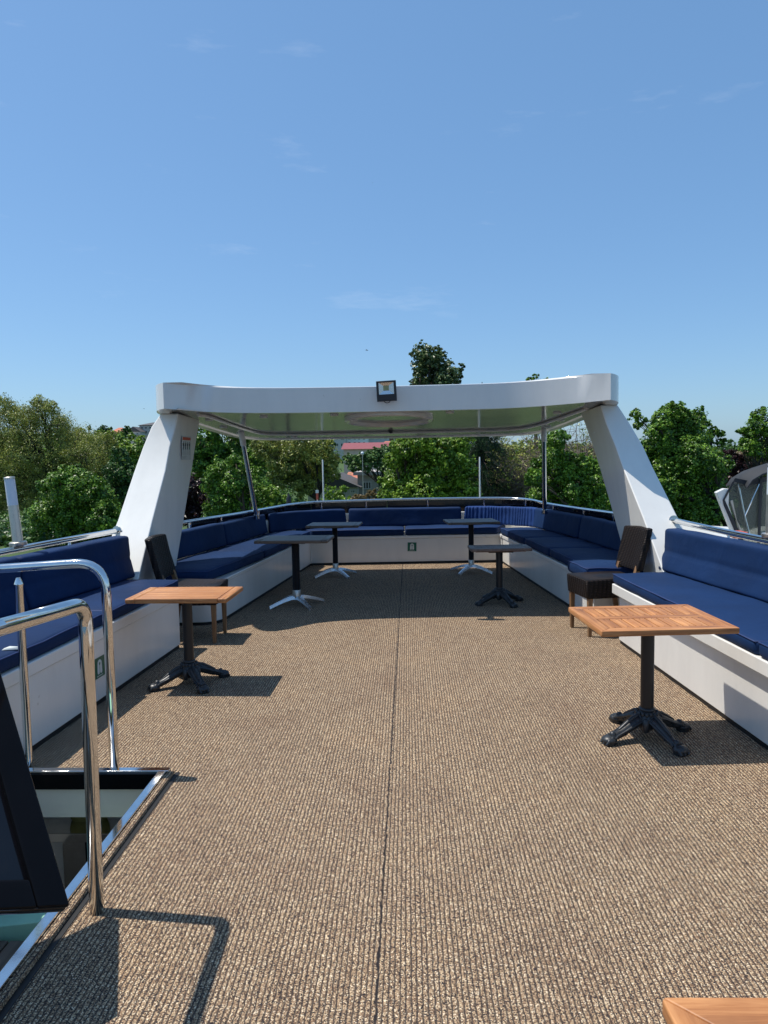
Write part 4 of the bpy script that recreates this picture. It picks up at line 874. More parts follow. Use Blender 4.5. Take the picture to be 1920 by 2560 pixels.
MB().box(-3.0, -1.1, 0.0, 4.62, -1.62, -1.60).build('lower_floor', 'path', st, L_)
MB().box(-3.0, -1.12, 4.42, 4.62, -0.86, -0.80).build('ledge', 'steel', st, L_, bevel=0.004)
for i in range(7): MB().box(-2.28 + i * 0.16, -2.13 + i * 0.16, 4.44, 4.50, -1.58, -0.862).build('mirror_panel', 'acrylic' if i % 2 else 'steel', st, L_)
# round olive buttoned seat back on the wall
m = MB(); vs = []; fs = []; K = 40; RR = [(0.0, -0.045), (0.012, -0.03), (0.04, -0.05), (0.12, -0.068), (0.20, -0.066), (0.245, -0.04), (0.26, 0.0)]
for r_, d_ in RR:
    for k in range(K):
        a = 2 * PI * k / K; pl = 0.007 * math.cos(k * 2 * PI / K * 10) * math.exp(-r_ * 9) * (r_ > 0.02); vs.append((-2.17 + r_ * .52 * math.cos(a), 4.61 + (d_ + pl) * .6, -0.735 + r_ * .52 * math.sin(a)))
for i in range(len(RR) - 1):
    for k in range(K): fs.append((i * K + k, i * K + (k + 1) % K, (i + 1) * K + (k + 1) % K, (i + 1) * K + k))
m.add(vs, fs); o = m.build('round_cushion', 'olive', None, (-2.17, 4.6, -0.735), smooth=180); tag(o, 'round olive buttoned cushion seen down the stair opening', 'cushion')
# mint step and teak treads
o = MB().hexa([(-2.02, 3.02, -0.62), (-1.42, 3.10, -0.62), (-1.40, 3.30, -0.62), (-2.02, 3.30, -0.62), (-2.02, 3.02, -0.49), (-1.42, 3.10, -0.47), (-1.40, 3.30, -0.47), (-2.02, 3.30, -0.47)]).build('mint_step', 'mint', None, (-1.7, 3.1, -0.6), bevel=0.006)
tag(o, 'mint green painted step down in the stair opening', 'step')
t = thing('stair_tread', (-1.7, 2.9, -0.55), 'grey teak stair tread of narrow planks beside the steel frame strip', 'step')
for i in range(7): 
    x = -2.02 + i * 0.105; MB().box(x, x + 0.098, 2.62, 3.015, -0.58, -0.535).build('plank', 'deck_teak', t, t.location, bevel=0.003)
MB().box(-2.02, -1.29, 2.60, 3.018, -0.60, -0.581).build('frame', 'iron_smooth', t, t.location)

# handrails at the stair opening
def hoop(path, r, label, extra=None, fr=0.07):
    t = thing('stair_rail', path[0], label, 'rail', 'steel stair rails')
    MB().tube(fillet(path, fr, 9), r, 22).build('rail_tube', 'steel', t, path[0], smooth=180)
    if extra: extra(t)
hoop([(-1.128, 2.415, 0.0), (-1.137, 2.46, 1.105), (-1.137, 1.93, 1.145), (-1.14, 0.30, 1.27)], 0.0245, 'nearest polished steel stair rail, its post standing in the carpet', fr=0.085)
def ex(t):
    MB().lathe([(0.0205, 0.0), (0.0205, 1.004), (0.0228, 1.008), (0.0228, 1.014), (0.010, 1.046)], (-1.99, 3.56, 0.0), 20).build('post', 'steel', t, (-1.533, 3.545, 0.03), smooth=40)
hoop([(-1.533, 3.56, 0.0), (-1.533, 3.56, 1.095), (-2.04, 3.555, 1.068), (-2.7, 3.55, 1.04)], 0.0235, 'polished steel stair rail at the far end of the stair opening, with a second post', ex, fr=0.15)

# leaning black gloss panel at the left edge
e1 = Vector((-0.229, 0.22, 0.354)); e2 = Vector((-0.131, -0.108, 0.060)); P0 = Vector((-1.017, 1.98, 0.293))
nn = e1.cross(e2).normalized()
if nn.y > 0: nn = -nn
t = thing('door_panel', tuple(P0), 'glossy black framed panel leaning at the left picture edge', 'panel'); L_ = t.location
E1, E2 = e1 * 2.3, e2 * 4.6
def pq(u, v, d_=0.0): return P0 + E1 * u + E2 * v + nn * d_
MB().round_hexa([pq(0, 0, -.02), pq(1, 0, -.02), pq(1, 1, -.02), pq(0, 1, -.02), pq(0, 0, .012), pq(1, 0, .012), pq(1, 1, .012), pq(0, 1, .012)], 0.008, 3, (6, 6, 1)).build('panel', 'acrylic', t, L_, smooth=60)
for (u0, u1, v0, v1) in ((0, 1, 0, 0.11), (0, 1, 0.89, 1), (0, 0.075, 0.11, 0.89), (0.925, 1, 0.11, 0.89)):
    MB().round_hexa([pq(u0, v0, .0125), pq(u1, v0, .0125), pq(u1, v1, .0125), pq(u0, v1, .0125), pq(u0, v0, .035), pq(u1, v0, .035), pq(u1, v1, .035), pq(u0, v1, .035)], 0.008, 3, (3, 3, 1)).build('frame_bar', 'gloss_black', t, L_, smooth=60)

# ================================================================== THE SHORE
GZ = -2.4
def hill_z(x, y):
    t = min(max((y - 62) / 190.0, 0), 1.4); s_ = t * t * (3 - 2 * t) if t < 1 else 1 + (t - 1) * 0.4
    base = 4.2 - 0.062 * x if x < 0 else 4.2 - 0.04 * x
    base = min(max(base, 1.0), 19.0)
    return GZ + s_ * base
xs = np.concatenate([np.linspace(-420, -120, 12), np.linspace(-110, 110, 45), np.linspace(120, 420, 12)]); ys = np.concatenate([np.linspace(17, 60, 12), np.linspace(64, 330, 40), np.array([400, 600, 1200])])
m = MB(); vs = [(x, y, hill_z(x, y) + (0.25 * mnoise.noise(Vector((x * .07, y * .07, 0))) if y > 20 else 0)) for y in ys for x in xs]; nx = len(xs)
m.add(vs, [(j * nx + i, j * nx + i + 1, (j + 1) * nx + i + 1, (j + 1) * nx + i) for j in range(len(ys) - 1) for i in range(nx - 1)])
struct('ground', m, 'grass', smooth=180)
m = MB().box(-1200, 1200, -600, 17.0, -3.6, -3.3); struct('water', m, 'water', smooth=0)
m = MB().box(-400, 400, 16.4, 17.05, -4.5, GZ + 0.12); struct('quay', m, 'stone', smooth=0)
m = MB(); 
for x0, x1, y0, y1 in ((-200, 200, 17.05, 20.5), (-200, 200, 46.0, 48.5)): m.add([(x0, y0, GZ + 0.30), (x1, y0, GZ + 0.30), (x1, y1, GZ + 0.30), (x0, y1, GZ + 0.30)], [(0, 1, 2, 3)])
struct('path', m, 'path', smooth=0)

# ------------------------------------------------------------------ foliage
def raw_mesh(name, V, quads, mat):
    me = bpy.data.meshes.new(name); n = len(V); f = len(quads)
    me.vertices.add(n); me.vertices.foreach_set('co', np.asarray(V, dtype=np.float32).ravel())
    me.loops.add(f * 4); me.loops.foreach_set('vertex_index', np.asarray(quads, dtype=np.int32).ravel())
    me.polygons.add(f); me.polygons.foreach_set('loop_start', np.arange(0, f * 4, 4, dtype=np.int32)); 
    me.update(calc_edges=True); me.validate(); me.materials.append(M[mat])
    return me
def unit(a): return a / np.maximum(np.linalg.norm(a, axis=1, keepdims=True), 1e-9)
def leaves(blobs, n, size, spread=0.16, sub=16, inner=0.55, up=0.5, aspect=0.62, droop=0.0, rng=RNG):
    """blobs: rows (x, y, z, rx, ry, rz). Leaves sit in small clumps spread through the outer part of each blob."""
    B = np.array(blobs, float); wgt = B[:, 3] * B[:, 5] + 0.05; wgt /= wgt.sum()
    nc = max(4, n // sub); idx = rng.choice(len(B), nc, p=wgt); D = unit(rng.normal(size=(nc, 3)))
    lump = 1 + 0.16 * np.sin(D[:, 0] * 5 + idx * 1.7) * np.cos(D[:, 2] * 6 + idx * 2.1) + 0.10 * np.sin(D[:, 1] * 9 + idx)
    rad = (inner + (1 - inner) * rng.random(nc) ** 0.45) * lump
    cc = B[idx, :3] + D * rad[:, None] * B[idx, 3:6]
    rr = np.repeat(B[idx, 3], sub) * spread * np.repeat(0.6 + 0.9 * rng.random(nc), sub)
    off = rng.normal(size=(nc * sub, 3)); off *= (rng.random((nc * sub, 1)) ** 0.4) / np.maximum(np.linalg.norm(off, axis=1, keepdims=True), 1e-9)
    off[:, 2] *= 0.75
    P = np.repeat(cc, sub, 0) + off * rr[:, None]
    Dn = np.repeat(D, sub, 0) * 0.55 + off * 0.5 + rng.normal(size=P.shape) * 0.45; Dn[:, 2] += up
    nrm = unit(Dn); t = np.cross(nrm, unit(rng.normal(size=P.shape))); t[:, 2] -= droop; t = unit(t); b = unit(np.cross(nrm, t))
    s = size * (0.6 + 0.8 * rng.random(len(P)))[:, None]
    V = np.stack([P - t * s * 0.5, P + b * s * 0.5 * aspect + nrm * s * 0.06, P + t * s * 0.5, P - b * s * 0.5 * aspect + nrm * s * 0.06], 1).reshape(-1, 3)
    return V, np.arange(len(V)).reshape(-1, 4)
def limb(m, a, b, r0, r1, n=5, wig=0.12, seg=7, rnd=random):
    a, b = Vector(a), Vector(b); L = (b - a).length; pts = []
    for i in range(n + 1):
        t = i / n; p = a.lerp(b, t); k = math.sin(PI * t) * wig * L
        pts.append(p + Vector((rnd.uniform(-k, k), rnd.uniform(-k, k), rnd.uniform(-k, k) * 0.6 + k * 0.3)) * (0.6 if 0 < i < n else 0))
    m.tube(pts, [r0 + (r1 - r0) * i / n for i in range(n + 1)], seg); return pts
def tree(name, label, Y, blobs, leaf, n, size, trunk_px=None, trunk_r=0.16, bark='bark', group='trees along the shore', twigs=0, core=0.0, seed=1, dy=0.9, cat='tree', **k):
    """blobs: (u, v, r) photo bearings turned into real ellipsoids at distance Y with depth; the trunk rises from the ground"""
    rnd = random.Random(seed); B = []
    for (u, v, r) in blobs:
        yy = Y + rnd.uniform(-1, 1) * dy; p = at(u, v, yy); R_ = r * yy / 1800; B.append((p.x, p.y, p.z, R_, R_ * rnd.uniform(0.9, 1.15), R_ * rnd.uniform(0.86, 1.0)))
    B0 = list(B)
    for b in B0:
        for j in range(6):
            q = Vector((rnd.gauss(0, 1), rnd.gauss(0, 1), rnd.gauss(0.25, 1))).normalized(); f_ = rnd.uniform(0.20, 0.42); e_ = rnd.uniform(0.85, 1.18)
            B.append((b[0] + q.x * b[3] * e_, b[1] + q.y * b[4] * e_, b[2] + q.z * b[5] * e_, b[3] * f_, b[4] * f_, b[5] * f_ * rnd.uniform(0.8, 1.3)))
    if trunk_px is None: trunk_px = sum(b[0] for b in B) / len(B)
    else: trunk_px = at(trunk_px, 1300, Y).x
    g = hill_z(trunk_px, Y) - 0.05; base = Vector((trunk_px, Y, g))
    t = thing(name, tuple(base), label, cat, group)
    rng = np.random.default_rng(seed)
    V, Q = leaves(B, n, size, rng=rng, **k)
    me = raw_mesh('crown', V - np.array(base), Q, leaf); o = bpy.data.objects.new('crown', me); C.objects.link(o); o.parent = t
    B = B0; m = MB(); top = sorted(B, key=lambda b: b[2])[len(B) // 2]
    fork = base.lerp(Vector(top[:3]), 0.42); limb(m, base, fork, trunk_r, trunk_r * 0.72, 4, 0.04, 10, rnd)
    m.tube([base - Vector((0, 0, 0.1)), base + Vector((0, 0, 0.35))], [trunk_r * 1.5, trunk_r * 1.02], 10)
    for b in B:
        c_ = Vector(b[:3]); pts = limb(m, fork, c_, trunk_r * 0.48, trunk_r * 0.12, 5, 0.10, 6, rnd)
        for j in range(3 + twigs):
            q = Vector((rnd.gauss(0, 1), rnd.gauss(0, 1), rnd.gauss(0.3, 1))).normalized(); s0 = pts[rnd.randint(2, 5)]
            limb(m, s0, c_ + Vector((q.x * b[3], q.y * b[4], q.z * b[5])) * 0.92, trunk_r * 0.14, 0.008, 4, 0.14, 4, rnd)
    m.build('trunk', bark, t, base, smooth=180)
    return t

# left of the left pillar
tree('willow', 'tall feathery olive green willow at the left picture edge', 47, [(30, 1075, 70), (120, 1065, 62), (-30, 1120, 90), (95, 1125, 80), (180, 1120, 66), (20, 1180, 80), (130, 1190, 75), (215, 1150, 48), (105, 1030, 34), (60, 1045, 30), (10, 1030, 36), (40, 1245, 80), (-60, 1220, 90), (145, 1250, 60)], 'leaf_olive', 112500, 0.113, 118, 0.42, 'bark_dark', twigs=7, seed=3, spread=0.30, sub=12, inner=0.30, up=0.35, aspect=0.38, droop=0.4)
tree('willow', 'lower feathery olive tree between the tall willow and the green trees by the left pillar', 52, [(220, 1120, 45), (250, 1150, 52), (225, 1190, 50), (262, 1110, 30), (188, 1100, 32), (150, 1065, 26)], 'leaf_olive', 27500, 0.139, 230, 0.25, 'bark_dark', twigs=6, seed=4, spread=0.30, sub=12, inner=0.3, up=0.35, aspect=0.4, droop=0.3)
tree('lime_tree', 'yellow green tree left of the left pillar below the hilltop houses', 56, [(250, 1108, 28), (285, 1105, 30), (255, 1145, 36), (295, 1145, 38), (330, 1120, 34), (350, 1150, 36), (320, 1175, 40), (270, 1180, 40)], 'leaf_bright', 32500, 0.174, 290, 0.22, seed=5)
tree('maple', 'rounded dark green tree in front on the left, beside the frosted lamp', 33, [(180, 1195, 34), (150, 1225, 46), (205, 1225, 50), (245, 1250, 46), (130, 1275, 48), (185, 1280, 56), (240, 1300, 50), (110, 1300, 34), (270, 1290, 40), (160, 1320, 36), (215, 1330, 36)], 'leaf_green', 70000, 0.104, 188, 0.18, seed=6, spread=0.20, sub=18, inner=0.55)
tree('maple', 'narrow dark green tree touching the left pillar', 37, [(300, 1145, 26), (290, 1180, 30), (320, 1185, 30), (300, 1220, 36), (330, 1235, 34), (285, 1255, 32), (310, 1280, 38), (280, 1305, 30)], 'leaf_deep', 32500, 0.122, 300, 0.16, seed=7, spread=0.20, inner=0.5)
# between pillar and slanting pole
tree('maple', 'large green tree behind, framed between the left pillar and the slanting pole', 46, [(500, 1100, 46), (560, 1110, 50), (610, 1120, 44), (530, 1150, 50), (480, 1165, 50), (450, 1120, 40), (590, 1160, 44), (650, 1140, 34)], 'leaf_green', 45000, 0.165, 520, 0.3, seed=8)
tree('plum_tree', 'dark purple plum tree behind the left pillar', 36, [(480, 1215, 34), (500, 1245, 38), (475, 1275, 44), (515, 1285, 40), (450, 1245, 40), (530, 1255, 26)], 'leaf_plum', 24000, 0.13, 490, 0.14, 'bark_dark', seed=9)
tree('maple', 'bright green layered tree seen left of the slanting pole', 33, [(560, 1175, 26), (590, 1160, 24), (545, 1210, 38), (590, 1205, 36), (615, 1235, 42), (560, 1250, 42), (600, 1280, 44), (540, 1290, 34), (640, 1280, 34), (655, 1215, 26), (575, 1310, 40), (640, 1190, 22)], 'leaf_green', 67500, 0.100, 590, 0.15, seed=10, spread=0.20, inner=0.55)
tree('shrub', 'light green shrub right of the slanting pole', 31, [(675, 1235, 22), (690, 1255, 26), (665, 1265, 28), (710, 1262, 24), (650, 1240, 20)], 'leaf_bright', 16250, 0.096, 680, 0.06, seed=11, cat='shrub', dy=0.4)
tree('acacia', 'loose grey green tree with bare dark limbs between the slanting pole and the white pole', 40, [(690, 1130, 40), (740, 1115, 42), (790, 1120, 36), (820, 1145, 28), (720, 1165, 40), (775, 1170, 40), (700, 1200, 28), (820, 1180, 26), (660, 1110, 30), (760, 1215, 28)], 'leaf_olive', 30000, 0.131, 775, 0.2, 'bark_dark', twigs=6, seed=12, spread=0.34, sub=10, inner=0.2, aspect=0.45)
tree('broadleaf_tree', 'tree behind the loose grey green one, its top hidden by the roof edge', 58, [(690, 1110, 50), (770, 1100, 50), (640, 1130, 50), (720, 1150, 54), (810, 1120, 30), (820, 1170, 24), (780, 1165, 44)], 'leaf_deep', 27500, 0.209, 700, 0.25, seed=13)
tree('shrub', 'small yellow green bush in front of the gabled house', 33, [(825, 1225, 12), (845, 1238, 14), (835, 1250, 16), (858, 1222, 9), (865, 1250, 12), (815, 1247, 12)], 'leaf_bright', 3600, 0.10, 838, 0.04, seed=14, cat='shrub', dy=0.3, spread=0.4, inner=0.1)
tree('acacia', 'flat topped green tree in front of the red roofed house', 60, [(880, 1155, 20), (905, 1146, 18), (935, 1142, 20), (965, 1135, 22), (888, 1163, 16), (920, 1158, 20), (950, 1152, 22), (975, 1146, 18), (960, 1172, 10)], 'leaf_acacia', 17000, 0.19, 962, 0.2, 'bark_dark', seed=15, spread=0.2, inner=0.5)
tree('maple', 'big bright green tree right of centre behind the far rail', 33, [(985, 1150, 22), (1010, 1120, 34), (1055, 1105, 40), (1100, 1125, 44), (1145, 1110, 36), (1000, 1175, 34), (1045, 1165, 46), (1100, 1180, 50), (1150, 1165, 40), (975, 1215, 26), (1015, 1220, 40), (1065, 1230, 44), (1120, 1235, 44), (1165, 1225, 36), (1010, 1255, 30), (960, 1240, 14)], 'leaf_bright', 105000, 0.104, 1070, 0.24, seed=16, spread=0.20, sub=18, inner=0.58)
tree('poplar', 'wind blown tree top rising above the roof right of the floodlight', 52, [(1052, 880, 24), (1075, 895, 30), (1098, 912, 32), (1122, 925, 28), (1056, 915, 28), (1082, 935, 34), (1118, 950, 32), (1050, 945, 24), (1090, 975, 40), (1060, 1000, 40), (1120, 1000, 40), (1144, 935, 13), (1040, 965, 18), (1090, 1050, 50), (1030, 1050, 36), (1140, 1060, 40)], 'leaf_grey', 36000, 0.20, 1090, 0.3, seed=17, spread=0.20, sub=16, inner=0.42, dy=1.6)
tree('shrub', 'dry yellowish bush at the foot of the grey house wall', 34, [(925, 1245, 16), (905, 1250, 14), (945, 1235, 14), (885, 1250, 12)], 'leaf_dry', 6500, 0.09, 920, 0.05, seed=18, cat='shrub', dy=0.3)
# cedar: drooping tiers of sprays
rc = random.Random(5); B = []
def cedar():
    Y = 36; base = Vector((at(1205, 1300, Y).x, Y, hill_z(3, Y) - 0.05)); t = thing('cedar', tuple(base), 'dark drooping cedar right of the white pole under the roof', 'tree', 'trees along the shore')
    m = MB(); topz = at(1215, 955, Y).z; m.tube([base, (base.x, Y, base.z + 3), (base.x + 0.05, Y, topz)], [0.26, 0.17, 0.02], 10); VV = []; 
    z = base.z + 0.9
    while z < topz - 0.15:
        f = (topz - z) / (topz - base.z); L = 0.25 + 1.75 * f ** 0.8; nb = 9 if f > 0.2 else 6
        for j in range(nb):
            a = rc.uniform(0, 2 * PI); l_ = L * rc.uniform(0.7, 1.12); tip = Vector((base.x + math.cos(a) * l_, Y + math.sin(a) * l_, z - l_ * 0.42)); st_ = Vector((base.x, Y, z + 0.12))
            md = st_.lerp(tip, 0.5) + Vector((0, 0, 0.16 * l_)); m.tube([st_, md, tip], [0.035, 0.022, 0.006], 5)
            for q in range(12):
                s_ = (q + 1) / 12; p = st_.lerp(md, s_ * 2) if s_ < .5 else md.lerp(tip, s_ * 2 - 1); VV.append((p.x, p.y, p.z - 0.08, 0.17 * (0.6 + s_), 0.17 * (0.6 + s_), 0.13))
        z += 0.20 + 0.10 * f
    V, Q = leaves(VV, 60000, 0.095, 0.55, 10, 0.1, 0.1, 0.22, 1.4, np.random.default_rng(9))
    me = raw_mesh('crown', V - np.array(base), Q, 'leaf_blue'); o = bpy.data.objects.new('crown', me); C.objects.link(o); o.parent = t; m.build('trunk', 'bark_dark', t, base, smooth=180)
cedar()
# bare shrub of grey twigs
def bare(name, label, u, vtop, Y, rx, seed, nbr=46, leaf=None):
    rnd = random.Random(seed); base = Vector((at(u, 1300, Y).x, Y, hill_z(2, Y) - 0.05)); H = at(u, vtop, Y).z - base.z; t = thing(name, tuple(base), label, 'tree', 'trees along the shore'); m = MB(); tips = []
    for i in range(nbr):
        a = rnd.uniform(0, 2 * PI); l_ = rx * rnd.uniform(0.35, 1); h = H * rnd.uniform(0.45, 1.0); P = [base + Vector((rnd.uniform(-.1, .1), rnd.uniform(-.1, .1), 0))]
        mid = base + Vector((math.cos(a) * l_ * 0.35, math.sin(a) * l_ * 0.35, h * 0.6)); tip = base + Vector((math.cos(a) * l_, math.sin(a) * l_, h)); pts = limb(m, P[0], mid, 0.035, 0.022, 3, 0.05, 4, rnd) + limb(m, mid, tip, 0.022, 0.006, 4, 0.12, 4, rnd)
        for j in range(15):
            s_ = pts[rnd.randint(2, len(pts) - 1)]; q = Vector((rnd.gauss(0, 1), rnd.gauss(0, 1), rnd.gauss(0.1, 0.8))).normalized() * rnd.uniform(0.4, 1.1); pp = limb(m, s_, s_ + q, 0.012, 0.005, 3, 0.22, 3, rnd)
            for k_ in range(3): q2 = Vector((rnd.gauss(0, 1), rnd.gauss(0, 1), rnd.gauss(-0.1, 0.8))).normalized() * rnd.uniform(0.2, 0.55); limb(m, pp[rnd.randint(1, 3)], pp[rnd.randint(1, 3)] + q2, 0.007, 0.004, 2, 0.25, 3, rnd)
        tips.append(tip)
    m.build('branches', 'twig', t, base, smooth=0)
    if leaf:
        V, Q = leaves([(p.x, p.y, p.z, 0.5, 0.5, 0.5) for p in tips], leaf[1], 0.11, 0.5, 8, 0.0, 0.4, 0.5, 0, np.random.default_rng(seed)); me = raw_mesh('crown', V - np.array(base), Q, leaf[0]); o = bpy.data.objects.new('crown', me); C.objects.link(o); o.parent = t
bare('bare_tree', 'bare grey brown tree of tangled twigs between the cedar and the upright pole', 1290, 1085, 37, 2.0, 21, 60, ('leaf_olive', 3500))
bare('bare_tree', 'bare twiggy tree top just left of the right pillar', 1440, 1040, 39, 2.2, 22, 46, ('leaf_olive', 1200))
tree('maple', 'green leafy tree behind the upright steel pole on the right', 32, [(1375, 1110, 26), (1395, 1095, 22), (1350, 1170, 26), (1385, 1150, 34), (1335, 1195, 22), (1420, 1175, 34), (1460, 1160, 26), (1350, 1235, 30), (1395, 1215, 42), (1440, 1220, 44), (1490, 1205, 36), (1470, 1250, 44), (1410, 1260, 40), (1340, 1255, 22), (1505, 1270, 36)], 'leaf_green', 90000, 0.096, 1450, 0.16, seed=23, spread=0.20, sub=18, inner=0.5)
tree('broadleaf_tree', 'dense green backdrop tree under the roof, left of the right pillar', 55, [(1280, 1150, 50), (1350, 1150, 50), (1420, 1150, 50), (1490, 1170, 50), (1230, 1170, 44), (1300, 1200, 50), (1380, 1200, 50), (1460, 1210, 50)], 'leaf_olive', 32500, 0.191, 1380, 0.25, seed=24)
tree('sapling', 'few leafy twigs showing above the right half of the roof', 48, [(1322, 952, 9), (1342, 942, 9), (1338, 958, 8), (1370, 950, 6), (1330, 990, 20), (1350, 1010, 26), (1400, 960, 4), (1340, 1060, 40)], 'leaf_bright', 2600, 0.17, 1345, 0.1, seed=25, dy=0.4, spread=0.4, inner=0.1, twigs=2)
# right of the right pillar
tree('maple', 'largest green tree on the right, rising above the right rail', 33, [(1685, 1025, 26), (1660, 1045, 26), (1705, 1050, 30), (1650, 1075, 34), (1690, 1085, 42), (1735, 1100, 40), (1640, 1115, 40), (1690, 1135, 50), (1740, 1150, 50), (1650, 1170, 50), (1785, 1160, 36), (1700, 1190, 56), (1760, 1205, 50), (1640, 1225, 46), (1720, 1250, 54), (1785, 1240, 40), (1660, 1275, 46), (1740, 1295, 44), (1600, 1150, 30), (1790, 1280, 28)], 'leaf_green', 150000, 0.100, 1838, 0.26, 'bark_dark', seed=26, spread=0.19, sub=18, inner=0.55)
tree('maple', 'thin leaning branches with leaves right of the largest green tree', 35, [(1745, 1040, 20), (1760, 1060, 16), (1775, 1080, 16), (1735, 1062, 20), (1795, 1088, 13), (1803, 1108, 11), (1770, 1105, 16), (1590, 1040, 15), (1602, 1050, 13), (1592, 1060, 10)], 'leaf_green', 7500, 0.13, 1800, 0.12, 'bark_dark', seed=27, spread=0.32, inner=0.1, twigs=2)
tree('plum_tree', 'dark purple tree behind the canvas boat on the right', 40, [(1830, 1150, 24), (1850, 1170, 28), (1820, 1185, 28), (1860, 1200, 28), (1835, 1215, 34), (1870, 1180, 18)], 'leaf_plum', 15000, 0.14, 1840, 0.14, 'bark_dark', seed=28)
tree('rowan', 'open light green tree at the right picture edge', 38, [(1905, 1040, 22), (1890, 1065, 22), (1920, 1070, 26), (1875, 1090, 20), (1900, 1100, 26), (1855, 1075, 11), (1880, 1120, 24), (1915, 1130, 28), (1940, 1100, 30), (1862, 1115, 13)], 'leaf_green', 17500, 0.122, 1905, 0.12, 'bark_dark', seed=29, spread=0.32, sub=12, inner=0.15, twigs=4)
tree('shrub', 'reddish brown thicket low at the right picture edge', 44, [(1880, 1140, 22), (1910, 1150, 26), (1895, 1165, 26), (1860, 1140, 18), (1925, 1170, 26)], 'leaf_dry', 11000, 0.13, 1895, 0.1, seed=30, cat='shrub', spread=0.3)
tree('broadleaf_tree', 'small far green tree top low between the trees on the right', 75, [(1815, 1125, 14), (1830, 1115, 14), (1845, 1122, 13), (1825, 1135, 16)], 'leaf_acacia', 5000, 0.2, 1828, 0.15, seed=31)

# hillside woodland: far growth nobody could count
rng = np.random.default_rng(77); pts = []
for i in range(900):
    y = rng.uniform(66, 245); x = rng.uniform(-0.78, 0.62) * y
    if -0.115 * y < x < 0.02 * y and y < 190: 
        continue
    if -0.45 * y < x < -0.30 * y and y > 195: continue
    r_ = rng.uniform(1.6, 3.2); pts.append((x, y, hill_z(x, y) + r_ * 0.55, r_, r_, r_ * rng.uniform(0.7, 1.1)))
V, Q = leaves(pts, 150000, 0.55, 0.22, 14, 0.55, 0.6, 0.7, 0, rng)
o = bpy.data.objects.new('woodland', raw_mesh('woodland', V, Q, 'leaf_green')); C.objects.link(o); tag(o, 'distant woodland covering the hillside behind the shore trees', 'woodland', None, 'stuff')
# low clipped hedge behind the lawn
pts = []
for i in range(420):
    x = rng.uniform(-46, 42); y = rng.uniform(50, 60)
    if -0.15 * y < x < -0.02 * y: continue
    r_ = rng.uniform(0.5, 1.4); pts.append((x, y, hill_z(x, y) + r_ * 0.8, r_ * 1.3, r_, r_))
for i in range(420):
    y = rng.uniform(33, 45); x = y * rng.uniform(-0.66, -0.36); r_ = rng.uniform(0.3, 0.75); pts.append((x, y, hill_z(x, y) + r_ * 0.6, r_ * 1.4, r_, r_))
for i in range(160):
    y = rng.uniform(40, 46); x = y * rng.uniform(0.28, 0.52); r_ = rng.uniform(0.3, 0.7); pts.append((x, y, hill_z(x, y) + r_ * 0.6, r_ * 1.4, r_, r_))
V, Q = leaves(pts, 110000, 0.20, 0.3, 12, 0.4, 0.5, 0.6, 0, rng)
o = bpy.data.objects.new('undergrowth', raw_mesh('undergrowth', V, Q, 'leaf_deep')); C.objects.link(o); tag(o, 'dark undergrowth behind the lawn under the shore trees', 'undergrowth', None, 'stuff')

# ------------------------------------------------------------------ houses
WALLS = {k: simple('render_' + k, v, 0.85, 0, 0.1, 1.2, 0.3, 12, 0.02) for k, v in {'white': (0.85, 0.84, 0.80), 'pink': (0.68, 0.47, 0.38), 'grey': (0.40, 0.37, 0.34), 'rose': (0.72, 0.40, 0.33), 'brown': (0.16, 0.08, 0.065), 'stone': (0.52, 0.49, 0.45), 'dark': (0.085, 0.08, 0.08), 'concrete': (0.50, 0.50, 0.48)}.items()}
M['glass'] = simple('window_glass', (0.02, 0.028, 0.03), 0.12, 0, 0.2)
M['red_metal'] = simple('red_metal_roof', (0.26, 0.065, 0.06), 0.5, 0, 0.1, 3, 0.4, 30, 0.02)
M['orange_tile'] = simple('orange_roof_tiles', (0.48, 0.16, 0.09), 0.75, 0, 0.18, 6, 0.7, 25, 0.04)
M['win_frame'] = simple('window_frame_white', (0.55, 0.55, 0.53), 0.5)
def window(parent, org, x0, x1, y, z0, z1, mull=1, frame='win_frame', fwid=0.07):
    f = MB()
    for a in ((x0, x1, z0, z0 + fwid), (x0, x1, z1 - fwid, z1), (x0, x0 + fwid, z0 + fwid, z1 - fwid), (x1 - fwid, x1, z0 + fwid, z1 - fwid)): f.box(a[0], a[1], y - 0.06, y + 0.05, a[2], a[3])
    for i in range(mull): xm = x0 + (x1 - x0) * (i + 1) / (mull + 1); f.box(xm - fwid / 2, xm + fwid / 2, y - 0.055, y + 0.04, z0 + fwid, z1 - fwid)
    w_ = f.build('window', frame, parent, org, smooth=0)
    MB().add([(x0 + 0.01, y - 0.02, z0 + 0.01), (x1 - 0.01, y - 0.02, z0 + 0.01), (x1 - 0.01, y - 0.02, z1 - 0.01), (x0 + 0.01, y - 0.02, z1 - 0.01)], [(0, 1, 2, 3)]).build('pane', 'glass', w_, org, smooth=0)
